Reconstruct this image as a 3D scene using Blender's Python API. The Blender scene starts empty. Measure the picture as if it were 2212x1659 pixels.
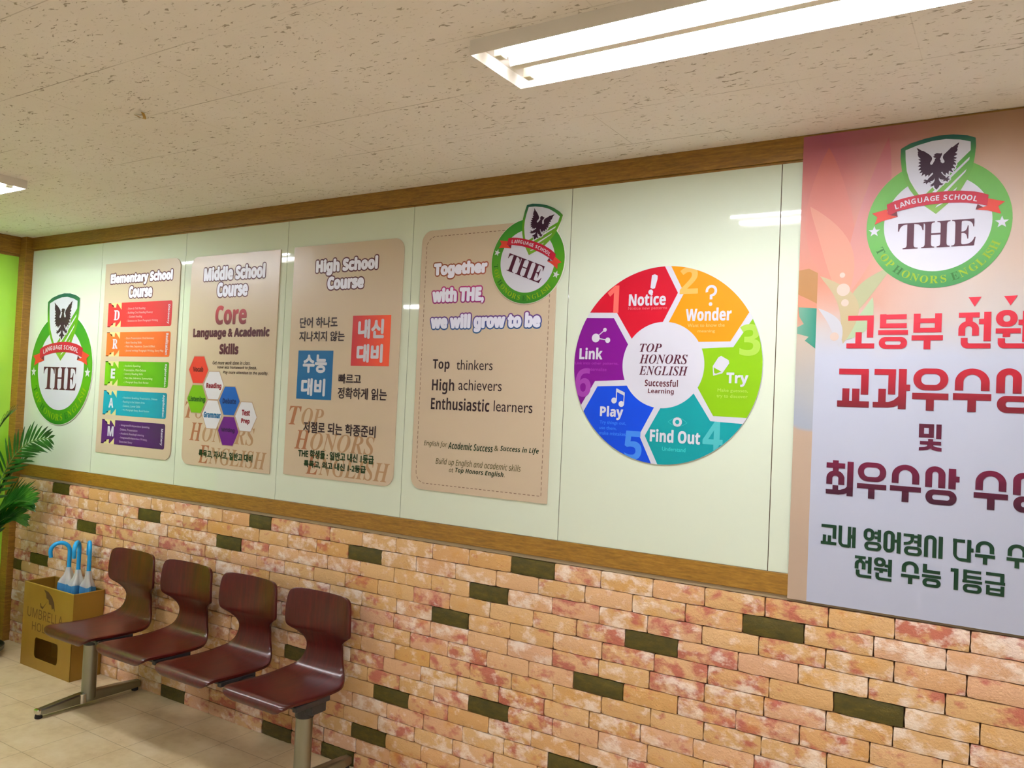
import bpy, math, random
from mathutils import Vector, Matrix
random.seed(7)
SC = bpy.context.scene
COL = SC.collection

# ------------------------------------------------------------------ camera
cam_d = bpy.data.cameras.new('camera')
cam_d.sensor_width = 36.0
cam_d.lens = 1763.82 / 2212 * 36.0
cam_d.clip_start = 0.02
cam = bpy.data.objects.new('camera', cam_d)
COL.objects.link(cam)
_r = (0.84584398, 0.53151313, 0.0451857)
_u = (-0.02459413, -0.04575971, 0.99864968)
_f = (-0.5328631, 0.84581312, 0.02563347)
cam.matrix_world = Matrix(((_r[0], _u[0], -_f[0], 5.19509),
                           (_r[1], _u[1], -_f[1], -2.64584),
                           (_r[2], _u[2], -_f[2], 1.55883),
                           (0, 0, 0, 1)))
SC.camera = cam
SC.cycles.max_bounces = 7

# ------------------------------------------------------------------ world, exposure
world = bpy.data.worlds.new('world')
SC.world = world
world.use_nodes = True
world.node_tree.nodes['Background'].inputs[0].default_value = (0.9, 0.95, 1.0, 1)
world.node_tree.nodes['Background'].inputs[1].default_value = 0.05
vs = SC.view_settings
vs.view_transform = 'Standard'
vs.look = 'None'
vs.gamma = 1.0
vs.exposure = 0.66
vs.use_curve_mapping = False
TUBE_POWER = 62.0           # radiance of the fluorescent tubes, the only lamps of the room

# ------------------------------------------------------------------ materials
def lin(c):
    c = c / 255.0
    return c / 12.92 if c <= 0.04045 else ((c + 0.055) / 1.055) ** 2.4

def rgb(r, g, b, k=1.0):
    return (lin(r) * k, lin(g) * k, lin(b) * k, 1.0)

def new_mat(name):
    m = bpy.data.materials.new(name)
    m.use_nodes = True
    nt = m.node_tree
    b = nt.nodes['Principled BSDF']
    return m, nt, b

def N(nt, t, **kw):
    n = nt.nodes.new(t)
    for k, v in kw.items():
        setattr(n, k, v)
    return n

def ramp(nt, stops, interp='LINEAR'):
    n = nt.nodes.new('ShaderNodeValToRGB')
    cr = n.color_ramp
    cr.interpolation = interp
    while len(cr.elements) < len(stops):
        cr.elements.new(0.5)
    for e, (p, c) in zip(cr.elements, stops):
        e.position = p
        e.color = c
    return n

MATS = {}
def flatmat(name, c, rough=0.4, metal=0.0, spec=0.5):
    if name in MATS:
        return MATS[name]
    m, nt, b = new_mat(name)
    b.inputs['Base Color'].default_value = c
    b.inputs['Roughness'].default_value = rough
    b.inputs['Metallic'].default_value = metal
    b.inputs['Specular IOR Level'].default_value = spec
    MATS[name] = m
    return m

def ink(name, r, g, b, k=0.68):
    return flatmat('ink_' + name, rgb(r, g, b, k), 0.45, 0, 0.25)

def gradmat(name, axis, a, bnd, stops, rough=0.42):
    """printed gradient along one axis of the object's own coordinates"""
    if name in MATS:
        return MATS[name]
    m, nt, b = new_mat(name)
    tc = N(nt, 'ShaderNodeTexCoord')
    sx = N(nt, 'ShaderNodeSeparateXYZ')
    mr = N(nt, 'ShaderNodeMapRange')
    mr.inputs['From Min'].default_value = a
    mr.inputs['From Max'].default_value = bnd
    rp = ramp(nt, stops)
    nt.links.new(tc.outputs['Object'], sx.inputs[0])
    nt.links.new(sx.outputs[axis], mr.inputs['Value'])
    nt.links.new(mr.outputs[0], rp.inputs[0])
    nt.links.new(rp.outputs[0], b.inputs['Base Color'])
    b.inputs['Roughness'].default_value = rough
    b.inputs['Specular IOR Level'].default_value = 0.35
    MATS[name] = m
    return m

def noise(nt, vec, scale, detail=4, rough=0.55):
    n = N(nt, 'ShaderNodeTexNoise')
    n.inputs['Scale'].default_value = scale
    n.inputs['Detail'].default_value = detail
    n.inputs['Roughness'].default_value = rough
    nt.links.new(vec, n.inputs['Vector'])
    return n

def mapping(nt, src, scale=(1, 1, 1), loc=(0, 0, 0)):
    mp = N(nt, 'ShaderNodeMapping')
    mp.inputs['Scale'].default_value = scale
    mp.inputs['Location'].default_value = loc
    nt.links.new(src, mp.inputs['Vector'])
    return mp.outputs[0]

def mixc(nt, fac, a, b, blend='MIX'):
    n = N(nt, 'ShaderNodeMix', data_type='RGBA', blend_type=blend)
    for s, v in ((n.inputs[0], fac), (n.inputs[6], a), (n.inputs[7], b)):
        if hasattr(v, 'node'):
            nt.links.new(v, s)
        else:
            s.default_value = v
    return n.outputs[2]

def math_(nt, op, a, b=None):
    n = N(nt, 'ShaderNodeMath', operation=op)
    for s, v in zip(n.inputs, (a, b)):
        if v is None:
            continue
        if hasattr(v, 'node'):
            nt.links.new(v, s)
        else:
            s.default_value = v
    return n.outputs[0]

def bump(nt, b, height, strength=0.3, dist=0.01):
    n = N(nt, 'ShaderNodeBump')
    n.inputs['Strength'].default_value = strength
    n.inputs['Distance'].default_value = dist
    nt.links.new(height, n.inputs['Height'])
    nt.links.new(n.outputs[0], b.inputs['Normal'])

def gridline(nt, coord, period, offset, half):
    """1 on thin lines every `period`"""
    a = math_(nt, 'SUBTRACT', coord, offset - period / 2)
    a = math_(nt, 'DIVIDE', a, period)
    a = math_(nt, 'FRACT', a)
    a = math_(nt, 'SUBTRACT', a, 0.5)
    a = math_(nt, 'ABSOLUTE', a)
    return math_(nt, 'LESS_THAN', a, half / period)

# ------------------------------------------------------------------ mesh helpers
def wloc(o):
    off = Vector((0, 0, 0))
    while o is not None:
        off += o.location
        o = o.parent
    return off

class MB:
    def __init__(self):
        self.v = []; self.f = []; self.mi = []; self.cur = 0
    def add(self, vs_, fs):
        o = len(self.v)
        self.v += [tuple(p) for p in vs_]
        self.f += [tuple(i + o for i in f) for f in fs]
        self.mi += [self.cur] * len(fs)
    def box(self, x0, x1, y0, y1, z0, z1):
        self.add([(x0, y0, z0), (x1, y0, z0), (x1, y1, z0), (x0, y1, z0), (x0, y0, z1), (x1, y0, z1), (x1, y1, z1), (x0, y1, z1)],
                 [(0, 3, 2, 1), (4, 5, 6, 7), (0, 1, 5, 4), (1, 2, 6, 5), (2, 3, 7, 6), (3, 0, 4, 7)])
    def prism_y(self, pts, y0, y1):
        """2-D outline (x,z) extruded from front y0 to back y1"""
        n = len(pts)
        v = [(x, y0, z) for x, z in pts] + [(x, y1, z) for x, z in pts]
        a = sum(pts[i][0] * pts[(i + 1) % n][1] - pts[(i + 1) % n][0] * pts[i][1] for i in range(n))
        fr = tuple(range(n)); bk = tuple(reversed(range(n, 2 * n)))
        sd = [(i, i + n, (i + 1) % n + n, (i + 1) % n) for i in range(n)]
        if a < 0:
            fr = tuple(reversed(fr)); bk = tuple(reversed(bk)); sd = [tuple(reversed(s)) for s in sd]
        self.add(v, [fr, bk] + sd)
    def tube(self, path, rad, n=16, cap=True):
        path = [Vector(p) for p in path]
        rads = rad if isinstance(rad, (list, tuple)) else [rad] * len(path)
        rings = []
        up = None
        for i, p in enumerate(path):
            t = (path[min(i + 1, len(path) - 1)] - path[max(i - 1, 0)]).normalized()
            if up is None:
                up = Vector((0, 0, 1)) if abs(t.z) < 0.9 else Vector((1, 0, 0))
            s = t.cross(up).normalized()
            up = s.cross(t).normalized()
            rings.append([p + rads[i] * (math.cos(a) * s + math.sin(a) * up) for a in [2 * math.pi * k / n for k in range(n)]])
        vs_ = [q for r in rings for q in r]
        fs = []
        for i in range(len(path) - 1):
            for k in range(n):
                a, b = i * n + k, i * n + (k + 1) % n
                fs.append((a, b, b + n, a + n))
        if cap:
            fs.append(tuple(reversed(range(n))))
            fs.append(tuple(range((len(path) - 1) * n, len(path) * n)))
        self.add(vs_, fs)
    def lathe(self, prof, cx=0, cy=0, n=32):
        vs_ = []; fs = []
        for r, z in prof:
            for k in range(n):
                a = 2 * math.pi * k / n
                vs_.append((cx + r * math.cos(a), cy + r * math.sin(a), z))
        for i in range(len(prof) - 1):
            for k in range(n):
                a, b = i * n + k, i * n + (k + 1) % n
                fs.append((a, b, b + n, a + n))
        self.add(vs_, fs)
    def build(self, name, mats, parent=None, smooth=False, bevel=0, origin=(0, 0, 0)):
        me = bpy.data.meshes.new(name)
        if parent is not None:
            origin = wloc(parent)
        ox, oy, oz = origin
        me.from_pydata([(x - ox, y - oy, z - oz) for x, y, z in self.v], [], self.f)
        for m in (mats if isinstance(mats, list) else [mats]):
            me.materials.append(m)
        me.polygons.foreach_set('material_index', self.mi)
        if smooth:
            me.polygons.foreach_set('use_smooth', [True] * len(me.polygons))
        me.update()
        o = bpy.data.objects.new(name, me)
        o.location = origin
        COL.objects.link(o)
        if parent is not None:
            o.parent = parent
            o.location = (0, 0, 0)
        if smooth:
            try:
                me.set_sharp_from_angle(angle=math.radians(40))
            except Exception:
                pass
        if bevel:
            md = o.modifiers.new('bevel', 'BEVEL')
            md.width = bevel; md.segments = 2; md.limit_method = 'ANGLE'
        return o

def tag(o, label, cat, group=None):
    o['label'] = label
    o['category'] = cat
    if group:
        o['group'] = group
    return o

def thing(name, label, cat, loc, group=None):
    o = bpy.data.objects.new(name, None)
    o.empty_display_size = 0.05
    o.location = loc
    COL.objects.link(o)
    return tag(o, label, cat, group)

def struct(o):
    o['kind'] = 'structure'
    return o

# ---- flat printed shapes: 2-D (x, z) on a plane y = -depth, facing the room
def flat(name, parent, shapes, depth, mat, label=None, cyc=0):
    """shapes: list of outlines or (verts, faces); every shape a hair above the one before"""
    mb = MB()
    off = wloc(parent)
    for i, s in enumerate(shapes):
        y = -depth - (i % cyc if cyc else min(i, 60)) * 4e-6
        if isinstance(s, tuple):
            v2, fs = s
        else:
            v2 = list(s); fs = [tuple(range(len(v2)))]
        out = []
        for f in fs:
            a = sum(v2[f[k]][0] * v2[f[(k + 1) % len(f)]][1] - v2[f[(k + 1) % len(f)]][0] * v2[f[k]][1] for k in range(len(f)))
            out.append(tuple(f) if a > 0 else tuple(reversed(f)))
        mb.add([(x - off.x, y - off.y, z - off.z) for x, z in v2], out)
    me = bpy.data.meshes.new(name)
    me.from_pydata(mb.v, [], mb.f)
    me.materials.append(mat)
    o = bpy.data.objects.new(name, me)
    COL.objects.link(o)
    o.parent = parent
    if label:
        o['label'] = label
    return o

def rect(x0, x1, z0, z1):
    return [(x0, z0), (x1, z0), (x1, z1), (x0, z1)]

def rrect(x0, x1, z0, z1, r, corners=(1, 1, 1, 1), n=8):
    """rounded rectangle; corners = bl, br, tr, tl"""
    if not isinstance(r, (tuple, list)):
        r = (r, r)
    out = []
    for k, (cx, cz, a0, on) in enumerate(((x0, z0, 180, corners[0]), (x1, z0, 270, corners[1]), (x1, z1, 0, corners[2]), (x0, z1, 90, corners[3]))):
        if not on:
            out.append((cx, cz)); continue
        mx = cx + (r[0] if cx == x0 else -r[0]); mz = cz + (r[1] if cz == z0 else -r[1])
        for i in range(n + 1):
            a = math.radians(a0 + 90 * i / n)
            out.append((mx + r[0] * math.cos(a), mz + r[1] * math.sin(a)))
    return out

def band(outer, inner):
    n = len(outer)
    return (list(outer) + list(inner), [(i, (i + 1) % n, (i + 1) % n + n, i + n) for i in range(n)])

def circle(cx, cz, r, n=64, a0=0):
    return [(cx + r * math.cos(a0 + 2 * math.pi * k / n), cz + r * math.sin(a0 + 2 * math.pi * k / n)) for k in range(n)]

def glyph(p):
    k = p[0]
    if k == 'b':
        return rect(*p[1:5])
    if k == 'p':
        return [tuple(q) for q in p[1:]]
    x0, x1, z0, z1, tx, tz = p[1:7]
    w, h = x1 - x0, z1 - z0
    if k == 'q':
        return band(rect(x0, x1, z0, z1), rect(x0 + tx, x1 - tx, z0 + tz, z1 - tz))
    if k == 'r':
        r = min(w, h) * 0.49
        wi, hi = w - 2 * tx, h - 2 * tz
        ri = min(wi, hi) * 0.45
        return band(rrect(x0, x1, z0, z1, r), rrect(x0 + tx, x1 - tx, z0 + tz, z1 - tz, ri))
    if k == 'a':
        ry = min(h * 0.72, w * 0.46); zs = z1 - ry; n = 20
        o = [(x0, z0), (x0, zs)] + [(x0 + w / 2 - w / 2 * math.cos(math.pi * i / n), zs + ry * math.sin(math.pi * i / n)) for i in range(1, n)] + [(x1, zs), (x1, z0)]
        wi = w / 2 - tx; rj = ry - tz
        q = [(x0 + tx, z0), (x0 + tx, zs)] + [(x0 + w / 2 - wi * math.cos(math.pi * i / n), zs + rj * math.sin(math.pi * i / n)) for i in range(1, n)] + [(x1 - tx, zs), (x1 - tx, z0)]
        m = len(o)
        return (o + q, [(i, i + 1, i + 1 + m, i + m) for i in range(m - 1)])
    if k == 'h':
        r = min(w, h) * 0.55; ri = max(min(w - tx, h - tz) * 0.3, 0.001); n = 8
        arc_o = [(x0 + r - r * math.cos(math.pi / 2 * i / n), z0 + r - r * math.sin(math.pi / 2 * i / n)) for i in range(n + 1)]
        arc_i = [(x0 + tx + ri - ri * math.cos(math.pi / 2 * i / n), z0 + tz + ri - ri * math.sin(math.pi / 2 * i / n)) for i in range(n + 1)]
        o = [(x0, z1)] + arc_o + [(x1, z0)]
        q = [(x0 + tx, z1)] + arc_i + [(x1, z0 + tz)]
        m = len(o)
        return (o + q, [(i, i + 1, i + 1 + m, i + m) for i in range(m - 1)])

# ---- lettering (Blender's built-in font), gathered first and meshed in one go
STY = {'sb': (0x1D400, 0x1D41A, 0x1D7CE), 'sbi': (0x1D468, 0x1D482, 0x1D7CE), 'b': (0x1D5D4, 0x1D5EE, 0x1D7EC),
       'i': (0x1D608, 0x1D622, 0x1D7E2), 'bi': (0x1D63C, 0x1D656, 0x1D7EC), 's': (0x1D5A0, 0x1D5BA, 0x1D7E2)}
def styled(s, st):
    if st not in STY:
        return s
    A, a, z = STY[st]
    out = ''
    for ch in s:
        if 'A' <= ch <= 'Z': out += chr(A + ord(ch) - 65)
        elif 'a' <= ch <= 'z': out += chr(a + ord(ch) - 97)
        elif '0' <= ch <= '9': out += chr(z + ord(ch) - 48)
        else: out += ch
    return out
JOBS = []
FONTC = {}
def job(key_text, style, fn):
    JOBS.append(((key_text, style), fn))

def run_jobs():
    keys = {}
    for k, fn in JOBS:
        if k not in keys:
            cu = bpy.data.curves.new('text', 'FONT')
            cu.body = styled(*k)
            cu.resolution_u = 3
            o = bpy.data.objects.new('text', cu)
            COL.objects.link(o)
            keys[k] = o
    dg = bpy.context.evaluated_depsgraph_get()
    for k, o in keys.items():
        me = bpy.data.meshes.new_from_object(o.evaluated_get(dg))
        xs = [v.co.x for v in me.vertices]; ys = [v.co.y for v in me.vertices]
        x0, x1, y0, y1 = min(xs), max(xs), min(ys), max(ys)
        FONTC[k] = ([((x - x0) / (x1 - x0), (y - y0) / (y1 - y0)) for x, y in zip(xs, ys)], [tuple(p.vertices) for p in me.polygons], (x1 - x0) / (y1 - y0))
        bpy.data.meshes.remove(me)
        cu = o.data
        bpy.data.objects.remove(o)
        bpy.data.curves.remove(cu)
    for k, fn in JOBS:
        fn(*FONTC[k])
    JOBS.clear()

def thick(v2, fs, r, n=8):
    """copies shifted round a circle: a bolder letter"""
    if not r:
        return [(v2, fs)]
    out = [(v2, fs)]
    for k in range(n):
        dx, dz = r * math.cos(k * 2 * math.pi / n), r * math.sin(k * 2 * math.pi / n)
        out.append(([(x + dx, z + dz) for x, z in v2], fs))
    return out

def lettering(name, parent, items, depth, mat, label=None, outline=None):
    """items: (text, style, x0, x1, z0, z1, bold radius, turn); each straight line is a mesh of its own,
    letters set along a curve make one mesh together; outline: (radius, material, name)"""
    if items and not isinstance(items[0][7], tuple) and len(items) > 1:
        for it in items:
            lettering(name, parent, [it], depth, mat, label, outline)
        return
    got = []
    n = len(items)
    def finish():
        if outline:
            sh = [t for v, f, r in got for t in thick(v, f, outline[0], 12)]
            flat(outline[2], parent, sh, depth - 0.0003, outline[1], None, 13)
        flat(name, parent, [t for v, f, r in got for t in thick(v, f, r)], depth, mat, label, 9)
    for it in items:
        s, st, x0, x1, z0, z1, r, turn = it
        def put(v, f, asp, x0=x0, x1=x1, z0=z0, z1=z1, r=r, turn=turn):
            a0, a1, b0, b1 = x0 + r, (x1 or 0) - r, z0 + r, z1 - r
            if turn == 'cw':
                v2 = [(a0 + (a1 - a0) * w_, b1 - (b1 - b0) * u) for u, w_ in v]
            elif isinstance(turn, dict):           # trimmed at a round rim
                v2 = []
                for u, w_ in v:
                    dx, dz = a0 + (a1 - a0) * u - turn['x'], b0 + (b1 - b0) * w_ - turn['z']
                    q = min(1.0, (turn['r'] - r) / max(1e-6, math.hypot(dx, dz)))
                    v2.append((turn['x'] + dx * q, turn['z'] + dz * q))
            elif isinstance(turn, tuple):          # centre x, z, angle; box = size
                if x1 is None:
                    x1 = x0 + (z1 - z0) * asp
                ca, sa = math.cos(turn[2]), math.sin(turn[2])
                v2 = []
                for u, w_ in v:
                    px, pz = (u - .5) * (x1 - x0), (w_ - .5) * (z1 - z0)
                    v2.append((turn[0] + px * ca - pz * sa, turn[1] + px * sa + pz * ca))
            else:
                v2 = [(a0 + (a1 - a0) * u, b0 + (b1 - b0) * w_) for u, w_ in v]
            got.append((v2, f, r))
            if len(got) == n:
                finish()
        job(s, st, put)

# ------------------------------------------------------------------ measured layout (metres along the wall, above the floor)
TX={'P1': [('Elementary School', 'tt', 0.8587, 1.4142, 2.1173, 2.1871), ('Course', 'tt', 1.0355, 1.2471, 2.0467, 2.1124), ('D', 'dl', 0.912, 0.9653, 1.9275, 1.9822), ('R', 'dl', 0.9127, 0.9614, 1.7697, 1.8234), ('E', 'dl', 0.9137, 0.9532, 1.6049, 1.6595), ('A', 'dl', 0.9097, 0.9538, 1.444, 1.4976), ('M', 'dl', 0.9144, 0.9705, 1.2875, 1.3428), ('Discovery', 'rot', 1.3837, 1.4163, 1.901, 2.0028), ('Realization', 'rot', 1.3852, 1.4111, 1.7382, 1.8518), ('Exploration', 'rot', 1.3838, 1.4177, 1.5707, 1.6891), ('Application', 'rot', 1.3847, 1.4159, 1.4128, 1.5293), ('Mastery', 'rot', 1.3874, 1.4158, 1.2653, 1.3516), ('- Show & Tell Reading', 'sm', 1.0277, 1.1951, 1.98, 1.9951), ('- Building Oral Reading Fluency', 'sm', 1.0282, 1.262, 1.9576, 1.9726), ('- Guided Reading', 'sm', 1.0409, 1.1698, 1.9356, 1.9507), ('- Sentence to Short Paragraph Writing', 'sm', 1.0307, 1.3099, 1.9133, 1.9283), ('- Short Presentation: Oral Summary', 'sm', 1.0255, 1.2868, 1.8182, 1.8331), ('- Basic Reading Skills', 'sm', 1.0259, 1.1778, 1.7945, 1.8096), ('- Main Idea, Sequence, Cause & Effect', 'sm', 1.0262, 1.2975, 1.7739, 1.7889), ('- Journal writing: Paragraph Writing, Story Map', 'sm', 1.0303, 1.3713, 1.751, 1.7658), ('- Academic Speaking:', 'sm', 1.026, 1.182, 1.6683, 1.6826), ('Presentation, Mini-Debate', 'sm', 1.0335, 1.2307, 1.6458, 1.66), ('- Literary Reading Skills', 'sm', 1.0302, 1.2043, 1.6249, 1.6391), ('- Main Idea, Inference, Summarizing', 'sm', 1.0334, 1.2909, 1.6022, 1.6163), ('- 3 Paragraph Essay, Book Review', 'sm', 1.0356, 1.2599, 1.5798, 1.5939), ('- Academic Speaking: Presentation, Debate', 'sm', 1.0319, 1.3434, 1.4953, 1.5094), ('- Reading in the Subject Area', 'sm', 1.0314, 1.2366, 1.4728, 1.487), ('- Science, Lower Skills', 'sm', 1.0362, 1.1973, 1.4508, 1.465), ('- 4-5 Paragraph Essay, Book Review', 'sm', 1.0356, 1.2791, 1.4289, 1.443), ('- Integrated/Independent Speaking,', 'sm', 1.0222, 1.2917, 1.3456, 1.3597), ('Debate, Presentation', 'sm', 1.0298, 1.1861, 1.3224, 1.3365), ('- Academic Reading/Listening', 'sm', 1.0239, 1.245, 1.3003, 1.3143), ('- Integrated/Independent Writing,', 'sm', 1.026, 1.2751, 1.2784, 1.2925), ('Extended Essay', 'sm', 1.0282, 1.1454, 1.2554, 1.2696)], 'P2': [('Middle School', 'tt', 1.6676, 2.1203, 2.1109, 2.1811), ('Course', 'tt', 1.7758, 2.0034, 2.0277, 2.101), ('Core', 'red', 1.7727, 2.0051, 1.8897, 1.9856), ('Language & Academic', 'mar', 1.6073, 2.1722, 1.8161, 1.8754), ('Skills', 'mar', 1.8178, 1.9591, 1.743, 1.7969), ('Vocab', 'hred', 1.6228, 1.7041, 1.6538, 1.6807), ('Reading', 'hmar', 1.7341, 1.8486, 1.5672, 1.6016), ('Listening', 'hgrn', 1.6007, 1.7307, 1.4972, 1.5308), ('Debate', 'hblu', 1.8633, 1.9632, 1.502, 1.5295), ('Grammar', 'hteal', 1.7257, 1.8548, 1.4275, 1.4568), ('Test', 'hmar', 2.0084, 2.0661, 1.4496, 1.4779), ('Prep', 'hmar', 2.0064, 2.0673, 1.4059, 1.4364), ('Writing', 'hpur', 1.8642, 1.964, 1.3594, 1.3852), ('Get more work done in class.', 'it', 1.7719, 2.0495, 1.6927, 1.7115), ('Have less homework to finish.', 'it', 1.8088, 2.0962, 1.6688, 1.6875), ('Pay more attention to the quality.', 'it', 1.8542, 2.177, 1.644, 1.6632), ('TOP', 'wm', 1.5757, 1.7947, 1.4199, 1.5023), ('HONORS', 'wm', 1.6205, 2.1059, 1.3081, 1.3984), ('ENGLISH', 'wm', 1.7, 2.1959, 1.2008, 1.2896), ('특목고, 자사고, 일반고 대비', 'kg', 1.7024, 2.1002, 1.228, 1.2676)], 'P3': [('High School', 'tt', 2.4559, 2.8267, 2.101, 2.1756), ('Course', 'tt', 2.5324, 2.7514, 2.0368, 2.0959), ('단어 하나도', 'kb', 2.3711, 2.6082, 1.8664, 1.9153), ('지나치지 않는', 'kb', 2.3717, 2.6545, 1.8055, 1.8514), ('내신', 'kw', 2.7308, 2.88, 1.8155, 1.9007), ('대비', 'kw', 2.7293, 2.8787, 1.7125, 1.7928), ('수능', 'kw', 2.4038, 2.5552, 1.6623, 1.7466), ('대비', 'kw', 2.4003, 2.5511, 1.5587, 1.6383), ('빠르고', 'kb', 2.6299, 2.7623, 1.6188, 1.6624), ('정확하게 읽는', 'kb', 2.6299, 2.9128, 1.5524, 1.603), ('TOP', 'wm', 2.3311, 2.5526, 1.4245, 1.5089), ('HONORS', 'wm', 2.3752, 2.8589, 1.3163, 1.4016), ('ENGLISH', 'wm', 2.4567, 2.9482, 1.2082, 1.2955), ('저절로 되는 학종준비', 'kb', 2.4279, 2.8609, 1.392, 1.4436), ('THE 학생들 : 일반고 내신 1등급', 'kg', 2.4032, 2.8581, 1.2791, 1.3178), ('특목고, 외고 내신 1-2등급', 'kg', 2.4424, 2.816, 1.236, 1.2697)], 'P4': [('Together', 'to', 3.1317, 3.3958, 2.0585, 2.1252), ('with THE,', 'tm', 3.129, 3.386, 1.954, 2.0221), ('we will grow to be', 'tb', 3.1275, 3.6482, 1.8388, 1.9129), ('Top', 'b', 3.1493, 3.2339, 1.6793, 1.7301), ('thinkers', 'l', 3.2684, 3.4416, 1.6893, 1.7297), ('High', 'b', 3.1502, 3.2618, 1.5897, 1.6512), ('achievers', 'l', 3.2828, 3.4878, 1.6089, 1.6512), ('Enthusiastic', 'b', 3.1492, 3.4351, 1.5271, 1.5761), ('learners', 'l', 3.4553, 3.6296, 1.531, 1.5731), ('English for', 'gi', 3.123, 3.2404, 1.3725, 1.3992), ('Academic Success', 'gb', 3.2461, 3.4599, 1.3728, 1.4008), ('&', 'gi', 3.4669, 3.4852, 1.3792, 1.3995), ('Success in Life', 'gb', 3.4941, 3.6652, 1.3757, 1.4016), ('Build up English and academic skills', 'gi', 3.1872, 3.5897, 1.3006, 1.3333), ('at', 'gi', 3.2556, 3.2772, 1.2799, 1.297), ('Top Honors English.', 'gb', 3.2866, 3.5194, 1.2763, 1.3012)], 'WH': [('Notice', 'w', 4.0042, 4.1419, 1.9246, 1.9689), ('Notice new patterns', 's1', 4.0027, 4.1476, 1.908, 1.9217), ('Wonder', 'w', 4.2152, 4.372, 1.8679, 1.9119), ('Want to know the', 's2', 4.2233, 4.3504, 1.8473, 1.8595), ('meaning', 's2', 4.2592, 4.3186, 1.8267, 1.8385), ('?', 'w', 4.2812, 4.3211, 1.9169, 1.9875), ('Try', 'w', 4.3628, 4.4349, 1.6509, 1.6969), ('Make guesses,', 's3', 4.3348, 4.4351, 1.6301, 1.644), ('try to discover', 's3', 4.3322, 4.4346, 1.6112, 1.6252), ('Find Out', 'w', 4.1038, 4.2824, 1.4548, 1.4989), ('Understand', 's4', 4.15, 4.2331, 1.4266, 1.4401), ('Play', 'w', 3.9104, 4.0004, 1.5224, 1.5704), ('Try things out,', 's5', 3.9106, 4.0129, 1.5033, 1.5184), ('use them,', 's5', 3.9104, 3.9776, 1.4854, 1.4988), ('make mistakes', 's5', 3.9098, 4.0131, 1.4679, 1.4807), ('Link', 'w', 3.818, 3.9107, 1.7359, 1.778), ('Link into other patterns,', 's6', 3.8018, 3.9744, 1.7143, 1.727), ('internalize', 's6', 3.8539, 3.9289, 1.6944, 1.7062), ('1', 'n1', 3.9212, 3.9654, 1.9022, 1.9994), ('2', 'n2', 4.1902, 4.2544, 1.9606, 2.0527), ('3', 'n3', 4.4021, 4.4692, 1.7521, 1.8553), ('4', 'n4', 4.2907, 4.3584, 1.439, 1.5338), ('5', 'n5', 4.0091, 4.0751, 1.3857, 1.4874), ('6', 'n6', 3.8062, 3.8688, 1.5994, 1.7036), ('TOP', 'cs', 4.0532, 4.1343, 1.7629, 1.7927), ('HONORS', 'cs', 4.0534, 4.2279, 1.7227, 1.7551), ('ENGLISH', 'cs', 4.0543, 4.2308, 1.6833, 1.7149), ('Successful', 'cb', 4.0773, 4.1972, 1.6447, 1.6687), ('Learning', 'cb', 4.0903, 4.1837, 1.6162, 1.6377)]}
SH={'hex': [('red', [1.5913, 1.742, 1.5973, 1.7315]), ('white', [1.7133, 1.8649, 1.521, 1.6566]), ('green', [1.5888, 1.7395, 1.4482, 1.5865]), ('blue', [1.838, 1.9879, 1.4475, 1.5849]), ('white', [1.7142, 1.8612, 1.3759, 1.5132]), ('white', [1.962, 2.1142, 1.3766, 1.5136]), ('purple', [1.8403, 1.9911, 1.3001, 1.4384])], 'sq': [[2.6978, 2.9155, 1.6984, 1.9166], [2.3714, 2.5906, 1.5434, 1.7638]], 'bars': [[0.8544, 1.424, 1.8893, 2.0233], [0.8554, 1.4231, 1.7277, 1.8612], [0.8571, 1.4243, 1.5662, 1.7001], [0.8569, 1.4221, 1.4046, 1.539], [0.8567, 1.4214, 1.2453, 1.3782]], 'wheel_in': [3.9876, 4.283, 1.5707, 1.8683], 'wheel_out': [3.7986, 4.478, 1.377, 2.0606], 'seg': [[(3.8554, 1.9043), (4.1338, 2.0593), (4.1843, 1.9658), (4.1341, 1.8683), (4.0195, 1.8105), (3.9598, 1.9025)], [(4.1565, 2.0598), (4.4303, 1.8942), (4.3713, 1.7992), (4.2628, 1.7974), (4.1555, 1.868), (4.2062, 1.9651)], [(4.4417, 1.8723), (4.4322, 1.5519), (4.3229, 1.5526), (4.2638, 1.6458), (4.2746, 1.7755), (4.3816, 1.7806)], [(4.4208, 1.5318), (4.1347, 1.3764), (4.0844, 1.4736), (4.1373, 1.5704), (4.2524, 1.6256), (4.3143, 1.5348)], [(4.1113, 1.3772), (3.8449, 1.549), (3.8961, 1.6395), (4.0079, 1.6433), (4.1143, 1.5725), (4.0633, 1.4745)], [(3.8332, 1.5704), (3.8425, 1.8854), (3.949, 1.8834), (4.006, 1.7906), (3.9974, 1.663), (3.8852, 1.6582)]], 'excl': [(4.0875, 2.0297), (4.0981, 2.0331), (4.1089, 2.0278), (4.1085, 2.0156), (4.1006, 1.9845), (4.0924, 1.9822), (4.0838, 1.986)], 'excl_dot': [(4.0854, 1.9715), (4.0938, 1.9712)], 'pencil': [(4.3335, 1.7465), (4.3426, 1.7515), (4.3683, 1.7372), (4.3704, 1.7269), (4.3482, 1.6936), (4.3181, 1.6855), (4.3155, 1.7172)], 'pencil_in': [(4.3191, 1.713), (4.3459, 1.6993), (4.3272, 1.6923), (4.3215, 1.6952)], 'eye': [(4.1669, 1.5254), (4.2355, 1.5246), (4.2007, 1.5428), (4.2021, 1.5106), (4.2005, 1.5266), (4.2169, 1.5274), (4.208, 1.527)], 'note': [(3.9634, 1.591), (3.992, 1.5796), (3.9731, 1.6335), (4.0036, 1.6202), (4.0043, 1.6057), (3.9738, 1.618), (3.9749, 1.5936), (4.003, 1.5822)], 'link': [(3.8814, 1.813), (3.9164, 1.8421), (3.929, 1.8046)]}
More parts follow.
